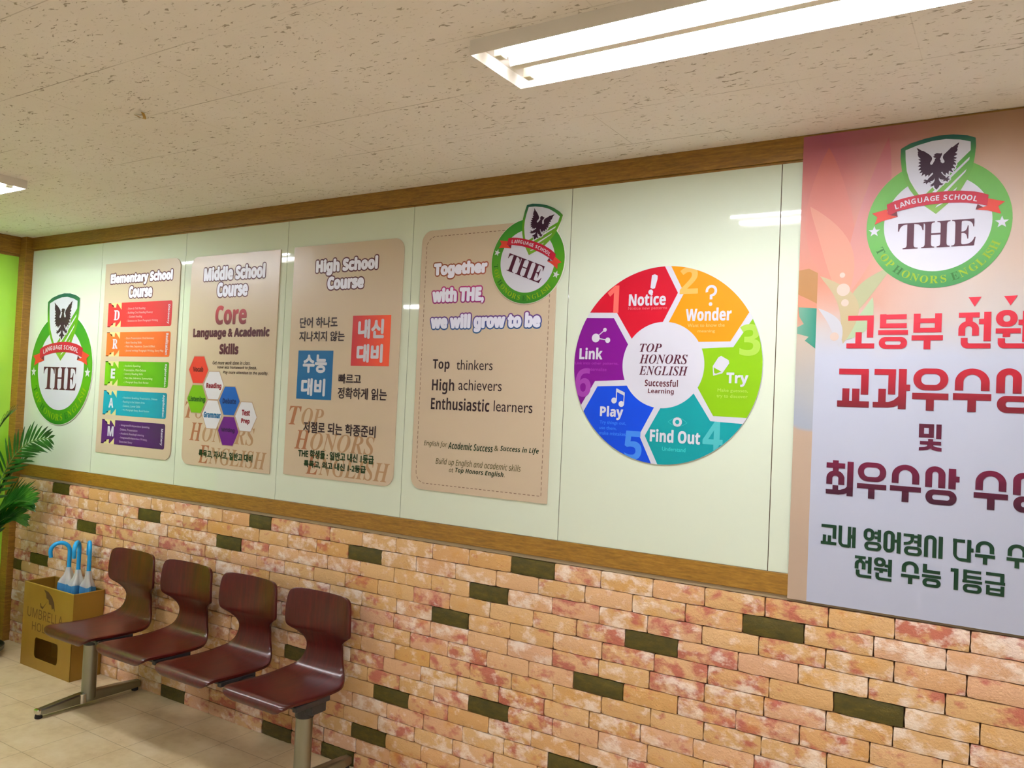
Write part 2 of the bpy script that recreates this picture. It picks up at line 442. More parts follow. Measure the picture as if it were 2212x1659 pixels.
GL=[[['b', 4.7329, 4.8046, 1.8602, 1.8748], ['b', 4.787, 4.805, 1.8085, 1.8701], ['b', 4.7552, 4.7728, 1.7896, 1.8249], ['b', 4.7302, 4.8084, 1.776, 1.7912], ['b', 4.8222, 4.8393, 1.8364, 1.8777], ['b', 4.8218, 4.8938, 1.8625, 1.8767], ['b', 4.8227, 4.8946, 1.8364, 1.8502], ['b', 4.8181, 4.8986, 1.8164, 1.8305], ['r', 4.8207, 4.897, 1.7749, 1.81, 0.0171, 0.0123], ['b', 4.9124, 4.9301, 1.8222, 1.8774], ['b', 4.9678, 4.9853, 1.8228, 1.8775], ['b', 4.9288, 4.9692, 1.8501, 1.8635], ['b', 4.9296, 4.9699, 1.8225, 1.8363], ['b', 4.9084, 4.9896, 1.7994, 1.8145], ['b', 4.9403, 4.9582, 1.7738, 1.8007], ['b', 5.028, 5.0793, 1.8638, 1.878], ['b', 5.0451, 5.0627, 1.8505, 1.8653], ['a', 5.0279, 5.0788, 1.8125, 1.8542, 0.0171, 0.0147], ['b', 5.0903, 5.1078, 1.7969, 1.879], ['b', 5.0781, 5.0914, 1.8447, 1.8598], ['h', 5.0345, 5.1076, 1.7765, 1.8063, 0.017, 0.0142], ['r', 5.1189, 5.1706, 1.8366, 1.8828, 0.0174, 0.014], ['b', 5.1192, 5.1785, 1.8183, 1.8323], ['b', 5.136, 5.1538, 1.8083, 1.8203], ['h', 5.1248, 5.2044, 1.7767, 1.8046, 0.0172, 0.0139], ['b', 5.1822, 5.1993, 1.7938, 1.8798], ['b', 5.1725, 5.183, 1.841, 1.8558], ['p', [5.0507, 1.9214], [5.0664, 1.8944], [5.0826, 1.9218]], ['p', [5.1367, 1.9223], [5.1528, 1.8956], [5.169, 1.9229]]], [['b', 4.7124, 4.7958, 1.697, 1.7144], ['b', 4.7754, 4.7964, 1.6372, 1.7095], ['b', 4.7234, 4.7435, 1.6119, 1.6549], ['b', 4.7513, 4.7717, 1.613, 1.6548], ['b', 4.7093, 4.7991, 1.5988, 1.6175], ['b', 4.8118, 4.8702, 1.6978, 1.7149], ['b', 4.8502, 4.87, 1.6401, 1.7107], ['b', 4.824, 4.8445, 1.613, 1.6561], ['p', [4.8092, 1.6165], [4.8097, 1.6007], [4.852, 1.6013], [4.8662, 1.6037], [4.8803, 1.61], [4.8795, 1.6368], [4.8656, 1.6233], [4.8515, 1.6175]], ['b', 4.8779, 4.8989, 1.5982, 1.7158], ['b', 4.8976, 4.9088, 1.6518, 1.6704], ['r', 4.9167, 5.0068, 1.6553, 1.7182, 0.0206, 0.0159], ['b', 4.9147, 5.0081, 1.6285, 1.6471], ['b', 4.9512, 4.9717, 1.5966, 1.6305], ['a', 5.0235, 5.1087, 1.6571, 1.7197, 0.021, 0.017], ['b', 5.0193, 5.1134, 1.6301, 1.6491], ['b', 5.0559, 5.0769, 1.5972, 1.6316], ['a', 5.1243, 5.1844, 1.6523, 1.7215, 0.0209, 0.0176], ['r', 5.1271, 5.215, 1.5983, 1.6455, 0.0207, 0.016], ['b', 5.192, 5.2114, 1.6521, 1.7215], ['b', 5.2104, 5.2215, 1.6778, 1.6947]], [['q', 4.9357, 4.9743, 1.5189, 1.5582, 0.013, 0.011], ['b', 4.9802, 4.9935, 1.5167, 1.5582], ['b', 4.9599, 4.9729, 1.502, 1.5155], ['b', 4.939, 4.9933, 1.4987, 1.5088], ['p', [4.9596, 1.5028], [4.9576, 1.4945], [4.9501, 1.492], [4.937, 1.4904], [4.9366, 1.4809], [4.9492, 1.4822], [4.9595, 1.4842], [4.9662, 1.488], [4.9708, 1.485], [4.9834, 1.4815], [4.9951, 1.4811], [4.995, 1.4912], [4.9831, 1.4929], [4.9744, 1.4956], [4.9726, 1.5036]]], [['b', 4.7035, 4.7203, 1.4244, 1.4356], ['b', 4.6854, 4.7388, 1.412, 1.4277], ['b', 4.7043, 4.721, 1.4005, 1.4145], ['a', 4.6863, 4.7381, 1.3626, 1.4052, 0.0173, 0.0162], ['b', 4.7048, 4.7212, 1.3443, 1.3603], ['p', [4.6853, 1.3465], [4.6858, 1.333], [4.7227, 1.3326], [4.7371, 1.3354], [4.7488, 1.3407], [4.7481, 1.3615], [4.7392, 1.3524], [4.7262, 1.3475]], ['b', 4.7454, 4.7628, 1.3308, 1.4342], ['r', 4.7749, 4.8529, 1.3794, 1.4363, 0.0173, 0.0143], ['b', 4.7737, 4.8542, 1.3579, 1.3727], ['b', 4.8052, 4.8229, 1.3291, 1.3592], ['a', 4.8681, 4.9406, 1.382, 1.4369, 0.0184, 0.0151], ['b', 4.8639, 4.9457, 1.3594, 1.3744], ['b', 4.8959, 4.9142, 1.3287, 1.3623], ['a', 4.9559, 5.0071, 1.3778, 1.4383, 0.0177, 0.0153], ['b', 5.015, 5.0335, 1.377, 1.4346], ['b', 5.0324, 5.0427, 1.3975, 1.4139], ['r', 4.9576, 5.0365, 1.3296, 1.3722, 0.0176, 0.014], ['a', 5.0815, 5.1557, 1.3816, 1.437, 0.0182, 0.0154], ['b', 5.0781, 5.16, 1.3588, 1.3744], ['b', 5.1107, 5.1288, 1.3286, 1.3619], ['a', 5.1711, 5.2213, 1.3758, 1.4374, 0.0182, 0.0156], ['b', 5.2288, 5.2466, 1.3748, 1.4346], ['b', 5.2455, 5.2549, 1.3984, 1.4133], ['r', 5.1725, 5.2478, 1.3295, 1.3733, 0.018, 0.015]], [['b', 4.677, 4.7198, 1.2304, 1.2399], ['b', 4.7096, 4.7204, 1.1989, 1.2388], ['b', 4.6819, 4.6915, 1.1818, 1.2082], ['b', 4.6962, 4.7062, 1.1828, 1.2074], ['b', 4.6765, 4.7215, 1.1793, 1.1885], ['h', 4.7265, 4.7578, 1.1767, 1.2408, 0.0102, 0.0093], ['b', 4.7526, 4.7624, 1.1782, 1.2398], ['b', 4.7613, 4.7671, 1.2058, 1.2163], ['b', 4.7654, 4.7752, 1.1784, 1.2396], ['r', 4.7967, 4.8271, 1.2048, 1.2417, 0.0104, 0.0095], ['b', 4.8269, 4.8359, 1.2259, 1.2343], ['b', 4.8273, 4.8364, 1.2123, 1.2204], ['b', 4.8349, 4.8444, 1.205, 1.2402], ['r', 4.7996, 4.8466, 1.1769, 1.2033, 0.0103, 0.0084], ['r', 4.8513, 4.8817, 1.1777, 1.2414, 0.0109, 0.0099], ['b', 4.8812, 4.8882, 1.2084, 1.2172], ['b', 4.8871, 4.8977, 1.1779, 1.2396], ['b', 4.9045, 4.9325, 1.23, 1.2384], ['p', [4.9226, 1.2338], [4.923, 1.2215], [4.9162, 1.2152], [4.9051, 1.2132], [4.9053, 1.205], [4.9214, 1.2082], [4.9311, 1.217], [4.9326, 1.2331]], ['b', 4.9319, 4.9417, 1.2281, 1.2358], ['b', 4.9323, 4.9421, 1.2135, 1.2216], ['b', 4.9408, 4.9513, 1.204, 1.2401], ['r', 4.9066, 4.9534, 1.1768, 1.2032, 0.0104, 0.0081], ['a', 4.9584, 4.9903, 1.1781, 1.2414, 0.0104, 0.01], ['b', 4.9952, 5.0059, 1.1776, 1.2403], ['b', 5.0309, 5.0609, 1.23, 1.239], ['h', 5.0317, 5.0713, 1.178, 1.2397, 0.0093, 0.009], ['b', 5.0661, 5.076, 1.1775, 1.24], ['b', 5.0748, 5.0822, 1.2062, 1.2172], ['a', 5.0872, 5.1315, 1.2077, 1.2414, 0.0109, 0.0096], ['b', 5.0856, 5.1339, 1.1949, 1.2043], ['b', 5.1049, 5.1158, 1.1769, 1.1965], ['a', 5.1629, 5.2078, 1.2087, 1.242, 0.0106, 0.0095], ['b', 5.1609, 5.2113, 1.1954, 1.2049], ['b', 5.1798, 5.1907, 1.1773, 1.1965]], [['b', 4.7749, 4.805, 1.1491, 1.1575], ['b', 4.7851, 4.7961, 1.1416, 1.1508], ['a', 4.7751, 4.8052, 1.1185, 1.1462, 0.0105, 0.0087], ['b', 4.8037, 4.8128, 1.1376, 1.1462], ['b', 4.8113, 4.8216, 1.1083, 1.1576], ['h', 4.7786, 4.8221, 1.0944, 1.1162, 0.0104, 0.0086], ['r', 4.8275, 4.8595, 1.1331, 1.16, 0.0107, 0.0083], ['b', 4.8282, 4.8647, 1.121, 1.1293], ['b', 4.8428, 4.853, 1.1156, 1.1226], ['b', 4.8568, 4.867, 1.1335, 1.1418], ['b', 4.8659, 4.876, 1.1073, 1.1573], ['h', 4.8325, 4.8763, 1.0936, 1.1152, 0.0102, 0.0086], ['a', 4.9022, 4.9467, 1.1272, 1.1601, 0.0113, 0.0095], ['b', 4.901, 4.9494, 1.1126, 1.1218], ['b', 4.9195, 4.9311, 1.0949, 1.1139], ['b', 4.957, 4.9679, 1.1357, 1.1581], ['b', 4.9573, 5.0014, 1.1331, 1.1422], ['b', 4.9553, 5.0037, 1.1202, 1.1287], ['r', 4.957, 5.0035, 1.0939, 1.1186, 0.0105, 0.0083], ['b', 5.0358, 5.0468, 1.0963, 1.1564], ['b', 5.0273, 5.0367, 1.1459, 1.1557], ['b', 5.0588, 5.0678, 1.1285, 1.157], ['b', 5.0586, 5.102, 1.1485, 1.1563], ['b', 5.059, 5.1024, 1.1332, 1.1416], ['b', 5.057, 5.105, 1.1209, 1.1285], ['r', 5.0584, 5.1046, 1.0939, 1.118, 0.0101, 0.0078], ['b', 5.1136, 5.1568, 1.1492, 1.1578], ['b', 5.1476, 5.1572, 1.1298, 1.1543], ['b', 5.1115, 5.1596, 1.1259, 1.1337], ['b', 5.1147, 5.1237, 1.096, 1.122], ['b', 5.1487, 5.158, 1.0956, 1.1229], ['b', 5.1221, 5.1501, 1.1088, 1.1156], ['b', 5.1213, 5.1549, 1.0951, 1.1034]]]
LG={'shield': [(-0.532, 1.214), (-0.4, 1.284), (-0.201, 1.331), (-0.005, 1.355), (0.189, 1.346), (0.381, 1.305), (0.49, 1.256), (0.497, 1.125), (0.485, 0.964), (0.461, 0.793), (0.399, 0.637), (0.309, 0.472), (0.151, 0.291), (-0.012, 0.143), (-0.171, 0.277), (-0.284, 0.398), (-0.388, 0.554), (-0.459, 0.708), (-0.509, 0.872), (-0.531, 1.067)], 'shield_w': [(-0.466, 1.183), (-0.298, 1.24), (-0.101, 1.281), (0.094, 1.288), (0.287, 1.253), (0.426, 1.205), (0.43, 1.074), (-0.147, 0.48), (-0.205, 0.419), (-0.266, 0.475), (-0.318, 0.559), (-0.393, 0.701), (-0.438, 0.852), (-0.458, 1.024)], 'st1': [(0.418, 0.972), (0.415, 0.929), (-0.019, 0.478), (-0.073, 0.483)], 'st2': [(0.383, 0.793), (0.368, 0.747), (0.132, 0.48), (0.079, 0.479)], 'st3': [(0.267, 0.529), (0.242, 0.479), (0.208, 0.479)], 'st4': [(-0.022, 0.238), (-0.003, 0.272), (0.064, 0.31), (0.093, 0.307)], 'eagle': [(-0.308, 1.197), (-0.278, 1.182), (-0.236, 1.148), (-0.213, 1.142), (-0.169, 1.108), (-0.132, 1.078), (-0.102, 1.046), (-0.088, 1.016), (-0.09, 0.988), (-0.104, 0.961), (-0.114, 0.94), (-0.111, 0.92), (-0.093, 0.909), (-0.076, 0.924), (-0.064, 0.951), (-0.052, 0.972), (-0.05, 0.994), (-0.035, 1.009), (-0.056, 1.014), (-0.076, 1.037), (-0.051, 1.045), (-0.069, 1.059), (-0.052, 1.071), (-0.028, 1.085), (0.002, 1.078), (0.028, 1.072), (0.045, 1.084), (0.046, 1.05), (0.036, 1.029), (0.029, 1.007), (0.018, 0.986), (0.031, 0.962), (0.031, 0.939), (0.059, 0.916), (0.081, 0.927), (0.083, 0.95), (0.065, 0.98), (0.057, 1.009), (0.068, 1.047), (0.097, 1.075), (0.135, 1.112), (0.173, 1.152), (0.181, 1.154), (0.188, 1.15), (0.222, 1.179), (0.273, 1.214), (0.268, 1.184), (0.254, 1.158), (0.261, 1.149), (0.25, 1.125), (0.256, 1.099), (0.244, 1.075), (0.225, 1.058), (0.255, 1.035), (0.231, 1.015), (0.207, 1.005), (0.251, 0.977), (0.232, 0.965), (0.203, 0.966), (0.25, 0.93), (0.229, 0.927), (0.209, 0.926), (0.236, 0.898), (0.24, 0.864), (0.215, 0.878), (0.196, 0.874), (0.226, 0.832), (0.227, 0.812), (0.202, 0.829), (0.18, 0.818), (0.206, 0.762), (0.174, 0.776), (0.149, 0.79), (0.145, 0.768), (0.146, 0.729), (0.123, 0.754), (0.108, 0.764), (0.104, 0.722), (0.076, 0.748), (0.053, 0.79), (0.041, 0.775), (0.077, 0.728), (0.1, 0.712), (0.11, 0.683), (0.136, 0.707), (0.161, 0.7), (0.133, 0.68), (0.168, 0.659), (0.143, 0.651), (0.132, 0.621), (0.109, 0.643), (0.074, 0.636), (0.064, 0.64), (0.089, 0.657), (0.054, 0.666), (0.026, 0.675), (0.015, 0.702), (0.014, 0.67), (0.03, 0.635), (0.055, 0.607), (0.085, 0.604), (0.066, 0.592), (0.071, 0.583), (0.046, 0.58), (0.024, 0.579), (0.02, 0.557), (-0.014, 0.516), (-0.045, 0.553), (-0.051, 0.587), (-0.073, 0.573), (-0.103, 0.576), (-0.084, 0.591), (-0.114, 0.594), (-0.084, 0.608), (-0.057, 0.633), (-0.043, 0.666), (-0.047, 0.7), (-0.053, 0.678), (-0.07, 0.66), (-0.105, 0.656), (-0.09, 0.631), (-0.125, 0.643), (-0.14, 0.636), (-0.155, 0.609), (-0.168, 0.642), (-0.201, 0.634), (-0.191, 0.659), (-0.166, 0.665), (-0.199, 0.677), (-0.177, 0.694), (-0.146, 0.677), (-0.127, 0.706), (-0.088, 0.744), (-0.066, 0.77), (-0.079, 0.788), (-0.103, 0.763), (-0.132, 0.726), (-0.134, 0.76), (-0.149, 0.756), (-0.178, 0.731), (-0.179, 0.771), (-0.194, 0.773), (-0.229, 0.748), (-0.216, 0.804), (-0.259, 0.797), (-0.232, 0.845), (-0.278, 0.848), (-0.241, 0.892), (-0.285, 0.908), (-0.243, 0.938), (-0.281, 0.96), (-0.244, 0.986), (-0.283, 1.017), (-0.247, 1.021), (-0.279, 1.056), (-0.29, 1.092), (-0.286, 1.115), (-0.294, 1.138), (-0.281, 1.139)], 'band': [(-0.709, 0.349), (-0.597, 0.395), (-0.476, 0.426), (-0.275, 0.459), (-0.078, 0.476), (0.117, 0.481), (0.309, 0.47), (0.498, 0.437), (0.592, 0.408), (0.681, 0.37), (0.667, 0.205), (0.541, 0.246), (0.409, 0.274), (0.314, 0.287), (0.122, 0.299), (-0.073, 0.295), (-0.27, 0.28), (-0.42, 0.254), (-0.561, 0.227), (-0.642, 0.178), (-0.689, 0.193)], 'tail_l': [(-0.92, 0.225), (-0.706, 0.274), (-0.686, 0.193), (-0.642, 0.174), (-0.544, 0.141), (-0.764, 0.092), (-0.877, 0.043), (-0.839, 0.16)], 'tail_r': [(0.676, 0.317), (0.894, 0.248), (0.809, 0.187), (0.849, 0.071), (0.673, 0.135), (0.52, 0.162), (0.612, 0.191), (0.667, 0.205)], 'fold_l': [(-0.647, 0.178), (-0.56, 0.227), (-0.544, 0.141)], 'fold_r': [(0.541, 0.242), (0.615, 0.189), (0.518, 0.159)], 'stars': [(-0.879, -0.066), (-0.881, 0.023), (0.862, -0.053), (0.86, 0.04)], 'ring_txt': [(-0.796, -0.391), (-0.73, -0.503), (-0.634, -0.593), (-0.518, -0.7), (-0.4, -0.762), (-0.282, -0.829), (-0.148, -0.857), (-0.011, -0.858), (0.116, -0.847), (0.268, -0.815), (0.381, -0.772), (0.5, -0.687), (0.601, -0.617), (0.658, -0.523), (0.726, -0.485), (0.788, -0.393)], 'band_txt': [(-0.564, 0.307), (-0.488, 0.328), (-0.413, 0.355), (-0.328, 0.367), (-0.238, 0.372), (-0.149, 0.386), (-0.065, 0.383), (0.003, 0.387), (0.11, 0.385), (0.187, 0.38), (0.269, 0.376), (0.355, 0.365), (0.435, 0.349), (0.515, 0.327)], 'THE': [(-0.576, 0.026), (-0.477, -0.386), (0.527, 0.044), (0.53, -0.371)]}

# ================================================================== SETTING
ZC = 2.45
X0, X1, YB = -3.7, 9.7, -5.2

def m_glass():
    m, nt, b = new_mat('back_painted_glass')
    b.inputs['Base Color'].default_value = rgb(216, 226, 204, .90)
    b.inputs['Roughness'].default_value = 0.035
    b.inputs['IOR'].default_value = 1.5
    return m
def m_trim():
    m, nt, b = new_mat('wood_film')
    tc = N(nt, 'ShaderNodeTexCoord')
    n1 = noise(nt, mapping(nt, tc.outputs['Object'], (6, 6, 60)), 2.2, 6)
    n2 = noise(nt, mapping(nt, tc.outputs['Object'], (18, 18, 90)), 3.0, 5)
    r = ramp(nt, [(.3, rgb(104, 72, 14)), (.55, rgb(142, 102, 30)), (.75, rgb(166, 126, 52))])
    f = math_(nt, 'ADD', math_(nt, 'MULTIPLY', n1.outputs[0], .6), math_(nt, 'MULTIPLY', n2.outputs[0], .4))
    nt.links.new(f, r.inputs[0])
    nt.links.new(r.outputs[0], b.inputs['Base Color'])
    b.inputs['Roughness'].default_value = 0.38
    return m
def m_brick():
    m, nt, b = new_mat('brick_face')
    at = N(nt, 'ShaderNodeAttribute', attribute_name='brick_tone')
    sp = N(nt, 'ShaderNodeSeparateXYZ')
    nt.links.new(at.outputs['Color'], sp.inputs[0])
    tc = N(nt, 'ShaderNodeTexCoord')
    # each brick slides the pattern to a place of its own
    comb = N(nt, 'ShaderNodeVectorMath', operation='SCALE')
    nt.links.new(at.outputs['Color'], comb.inputs[0]); comb.inputs['Scale'].default_value = 9.0
    add = N(nt, 'ShaderNodeVectorMath', operation='ADD')
    nt.links.new(tc.outputs['Object'], add.inputs[0]); nt.links.new(comb.outputs[0], add.inputs[1])
    v = add.outputs[0]
    base = ramp(nt, [(.0, rgb(204, 162, 108)), (.4, rgb(214, 174, 122)), (.7, rgb(212, 166, 132)), (1., rgb(204, 158, 92))])
    nt.links.new(sp.outputs[0], base.inputs[0])
    n1 = noise(nt, mapping(nt, v, (1, 1, 1.5)), 14, 4, .6)
    red = math_(nt, 'SUBTRACT', math_(nt, 'ADD', n1.outputs[0], math_(nt, 'MULTIPLY', sp.outputs[1], .24)), .665)
    red = math_(nt, 'MULTIPLY', red, 7.5)
    redc = N(nt, 'ShaderNodeClamp'); nt.links.new(red, redc.inputs[0])
    c = mixc(nt, math_(nt, 'MULTIPLY', redc.outputs[0], .8), base.outputs[0], rgb(172, 78, 70))
    n2 = noise(nt, mapping(nt, v, (1, 1, 1.4), (5, 2, 1)), 16, 6, .65)
    wh = math_(nt, 'MULTIPLY', math_(nt, 'SUBTRACT', math_(nt, 'ADD', n2.outputs[0], math_(nt, 'MULTIPLY', sp.outputs[2], .14)), .585), 7.)
    whc = N(nt, 'ShaderNodeClamp'); nt.links.new(wh, whc.inputs[0])
    c = mixc(nt, math_(nt, 'MULTIPLY', whc.outputs[0], .8), c, rgb(240, 224, 208))
    n3 = noise(nt, mapping(nt, v, (1, 1, 1.2), (1, 7, 3)), 11, 3)
    ye = math_(nt, 'MULTIPLY', math_(nt, 'SUBTRACT', n3.outputs[0], .56), 6.)
    yec = N(nt, 'ShaderNodeClamp'); nt.links.new(ye, yec.inputs[0])
    c = mixc(nt, math_(nt, 'MULTIPLY', yec.outputs[0], .55), c, rgb(206, 150, 62))
    n4 = noise(nt, v, 160, 3)
    nt.links.new(c, b.inputs['Base Color'])
    b.inputs['Roughness'].default_value = 0.75
    h = math_(nt, 'ADD', n4.outputs[0], math_(nt, 'MULTIPLY', n2.outputs[0], 2.))
    bump(nt, b, h, .5, .006)
    return m
def m_darkbrick():
    m, nt, b = new_mat('dark_brick_face')
    tc = N(nt, 'ShaderNodeTexCoord')
    n1 = noise(nt, mapping(nt, tc.outputs['Object'], (1, 1, 2.5)), 22, 6, .65)
    n2 = noise(nt, tc.outputs['Object'], 130, 3)
    r = ramp(nt, [(.3, rgb(54, 48, 0)), (.55, rgb(74, 64, 2)), (.72, rgb(92, 82, 14)), (.84, rgb(170, 166, 150))])
    nt.links.new(n1.outputs[0], r.inputs[0])
    nt.links.new(r.outputs[0], b.inputs['Base Color'])
    b.inputs['Roughness'].default_value = 0.55
    bump(nt, b, n2.outputs[0], .4, .004)
    return m
def m_mortar():
    m, nt, b = new_mat('dark_mortar')
    tc = N(nt, 'ShaderNodeTexCoord')
    n = noise(nt, tc.outputs['Object'], 90, 4)
    r = ramp(nt, [(.3, rgb(56, 32, 12)), (.7, rgb(92, 62, 30))])
    nt.links.new(n.outputs[0], r.inputs[0]); nt.links.new(r.outputs[0], b.inputs['Base Color'])
    b.inputs['Roughness'].default_value = .9
    return m
def m_ceiling():
    m, nt, b = new_mat('fissured_ceiling_board')
    tc = N(nt, 'ShaderNodeTexCoord')
    O = tc.outputs['Object']
    sx = N(nt, 'ShaderNodeSeparateXYZ'); nt.links.new(O, sx.inputs[0])
    gy = gridline(nt, sx.outputs[1], .3, -.155, .0016)
    # joints across are staggered from row to row
    row = math_(nt, 'MODULO', math_(nt, 'FLOOR', math_(nt, 'DIVIDE', math_(nt, 'ADD', sx.outputs[1], 9.155), .3)), 2.)
    gx = gridline(nt, math_(nt, 'ADD', sx.outputs[0], math_(nt, 'MULTIPLY', row, .3)), .6, .16, .0013)
    line = math_(nt, 'MAXIMUM', gy, math_(nt, 'MULTIPLY', gx, .6))
    fade = noise(nt, O, 2.4, 3)
    fr = ramp(nt, [(.42, (0, 0, 0, 1)), (.6, (1, 1, 1, 1))]); nt.links.new(fade.outputs[0], fr.inputs[0])
    line = math_(nt, 'MULTIPLY', line, math_(nt, 'ADD', math_(nt, 'MULTIPLY', fr.outputs[0], .7), .06))
    warp = noise(nt, O, 30, 2)
    wv = N(nt, 'ShaderNodeVectorMath', operation='SCALE'); nt.links.new(warp.outputs[1], wv.inputs[0]); wv.inputs['Scale'].default_value = .03
    wa = N(nt, 'ShaderNodeVectorMath', operation='ADD'); nt.links.new(O, wa.inputs[0]); nt.links.new(wv.outputs[0], wa.inputs[1])
    p1 = noise(nt, mapping(nt, wa.outputs[0], (34, 120, 1)), 1.0, 2, .5)
    p2 = noise(nt, mapping(nt, wa.outputs[0], (80, 210, 1), (4, 3, 0)), 1.0, 2, .5)
    big = noise(nt, mapping(nt, O, (1, 1, 1), (2, 5, 0)), 5, 2)
    t1 = math_(nt, 'ADD', p1.outputs[0], math_(nt, 'MULTIPLY', big.outputs[0], .09))
    r1 = ramp(nt, [(.700, (0, 0, 0, 1)), (.735, (1, 1, 1, 1))]); nt.links.new(t1, r1.inputs[0])
    r2 = ramp(nt, [(.665, (0, 0, 0, 1)), (.72, (.55, .55, .55, 1))]); nt.links.new(p2.outputs[0], r2.inputs[0])
    pit = math_(nt, 'MAXIMUM', r1.outputs[0], r2.outputs[0])
    n = noise(nt, O, 1.6, 4)
    bs = ramp(nt, [(.35, rgb(236, 230, 226)), (.65, rgb(241, 236, 236))]); nt.links.new(n.outputs[0], bs.inputs[0])
    c = mixc(nt, math_(nt, 'MULTIPLY', pit, .62), bs.outputs[0], rgb(112, 92, 64))
    c = mixc(nt, math_(nt, 'MULTIPLY', line, .75), c, rgb(112, 96, 84))
    nt.links.new(c, b.inputs['Base Color'])
    b.inputs['Roughness'].default_value = .9
    bump(nt, b, math_(nt, 'MULTIPLY', pit, -1.), .5, .003)
    return m
def m_floor():
    m, nt, b = new_mat('vinyl_floor_tile')
    tc = N(nt, 'ShaderNodeTexCoord'); O = tc.outputs['Object']
    sx = N(nt, 'ShaderNodeSeparateXYZ'); nt.links.new(O, sx.inputs[0])
    g = math_(nt, 'MAXIMUM', gridline(nt, sx.outputs[0], .285, 1.642, .0016), gridline(nt, sx.outputs[1], .285, -.187, .0016))
    n1 = noise(nt, O, 5.5, 7, .6); n2 = noise(nt, mapping(nt, O, (1, 1, 1), (3, 1, 0)), 26, 5, .6)
    f = math_(nt, 'ADD', math_(nt, 'MULTIPLY', n1.outputs[0], .65), math_(nt, 'MULTIPLY', n2.outputs[0], .35))
    r = ramp(nt, [(.3, rgb(190, 166, 124)), (.5, rgb(210, 190, 150)), (.7, rgb(220, 203, 168))]); nt.links.new(f, r.inputs[0])
    sm = noise(nt, mapping(nt, O, (1, 1, 1), (7, 7, 0)), 40, 2)
    sr = ramp(nt, [(.74, (0, 0, 0, 1)), (.78, (1, 1, 1, 1))]); nt.links.new(sm.outputs[0], sr.inputs[0])
    c = mixc(nt, math_(nt, 'MULTIPLY', g, .55), r.outputs[0], rgb(112, 84, 40))
    c = mixc(nt, math_(nt, 'MULTIPLY', sr.outputs[0], .5), c, rgb(96, 76, 40))
    nt.links.new(c, b.inputs['Base Color'])
    b.inputs['Roughness'].default_value = .38
    return m
def m_greenwall():
    m, nt, b = new_mat('green_painted_panel')
    tc = N(nt, 'ShaderNodeTexCoord')
    n = noise(nt, tc.outputs['Object'], 1.3, 3)
    r = ramp(nt, [(.3, rgb(136, 206, 40)), (.7, rgb(176, 222, 84))]); nt.links.new(n.outputs[0], r.inputs[0])
    nt.links.new(r.outputs[0], b.inputs['Base Color'])
    b.inputs['Roughness'].default_value = .12
    return m

MG, MT, MBK, MDB, MMO = m_glass(), m_trim(), m_brick(), m_darkbrick(), m_mortar()
M_PLAST = flatmat('pale_wall_paint', rgb(236, 234, 228), .8)

# floor, ceiling and the far sides of the room
mb = MB(); mb.box(X0, X1, YB, .12, -.1, 0); struct(mb.build('floor', m_floor()))
mb = MB(); mb.box(X0, X1, YB, .12, ZC, ZC + .1); struct(mb.build('ceiling', m_ceiling()))
mb = MB(); mb.box(X0, X1, YB - .1, YB, 0, ZC); struct(mb.build('wall_front', M_PLAST))
mb = MB(); mb.box(X1, X1 + .1, YB, .12, 0, ZC); struct(mb.build('wall_right', M_PLAST))
mb = MB(); mb.box(X0 - .1, X0, YB, .12, 0, ZC); struct(mb.build('wall_far', M_PLAST))
# green partition closing the corner on the left
mb = MB(); mb.box(-.12, -.055, -1.5, .05, 0, 2.33); struct(mb.build('wall_left', m_greenwall()))
mb = MB(); mb.box(-.125, -.04, -1.5, -.05, 2.345, ZC); mb.box(-.125, -.048, -1.5, -.05, 2.33, 2.345); struct(mb.build('trim_4', MT, bevel=.002))
mb = MB(); mb.box(-.12, .02, -.05, .1, 0, ZC); struct(mb.build('trim_3', MT, bevel=.003))

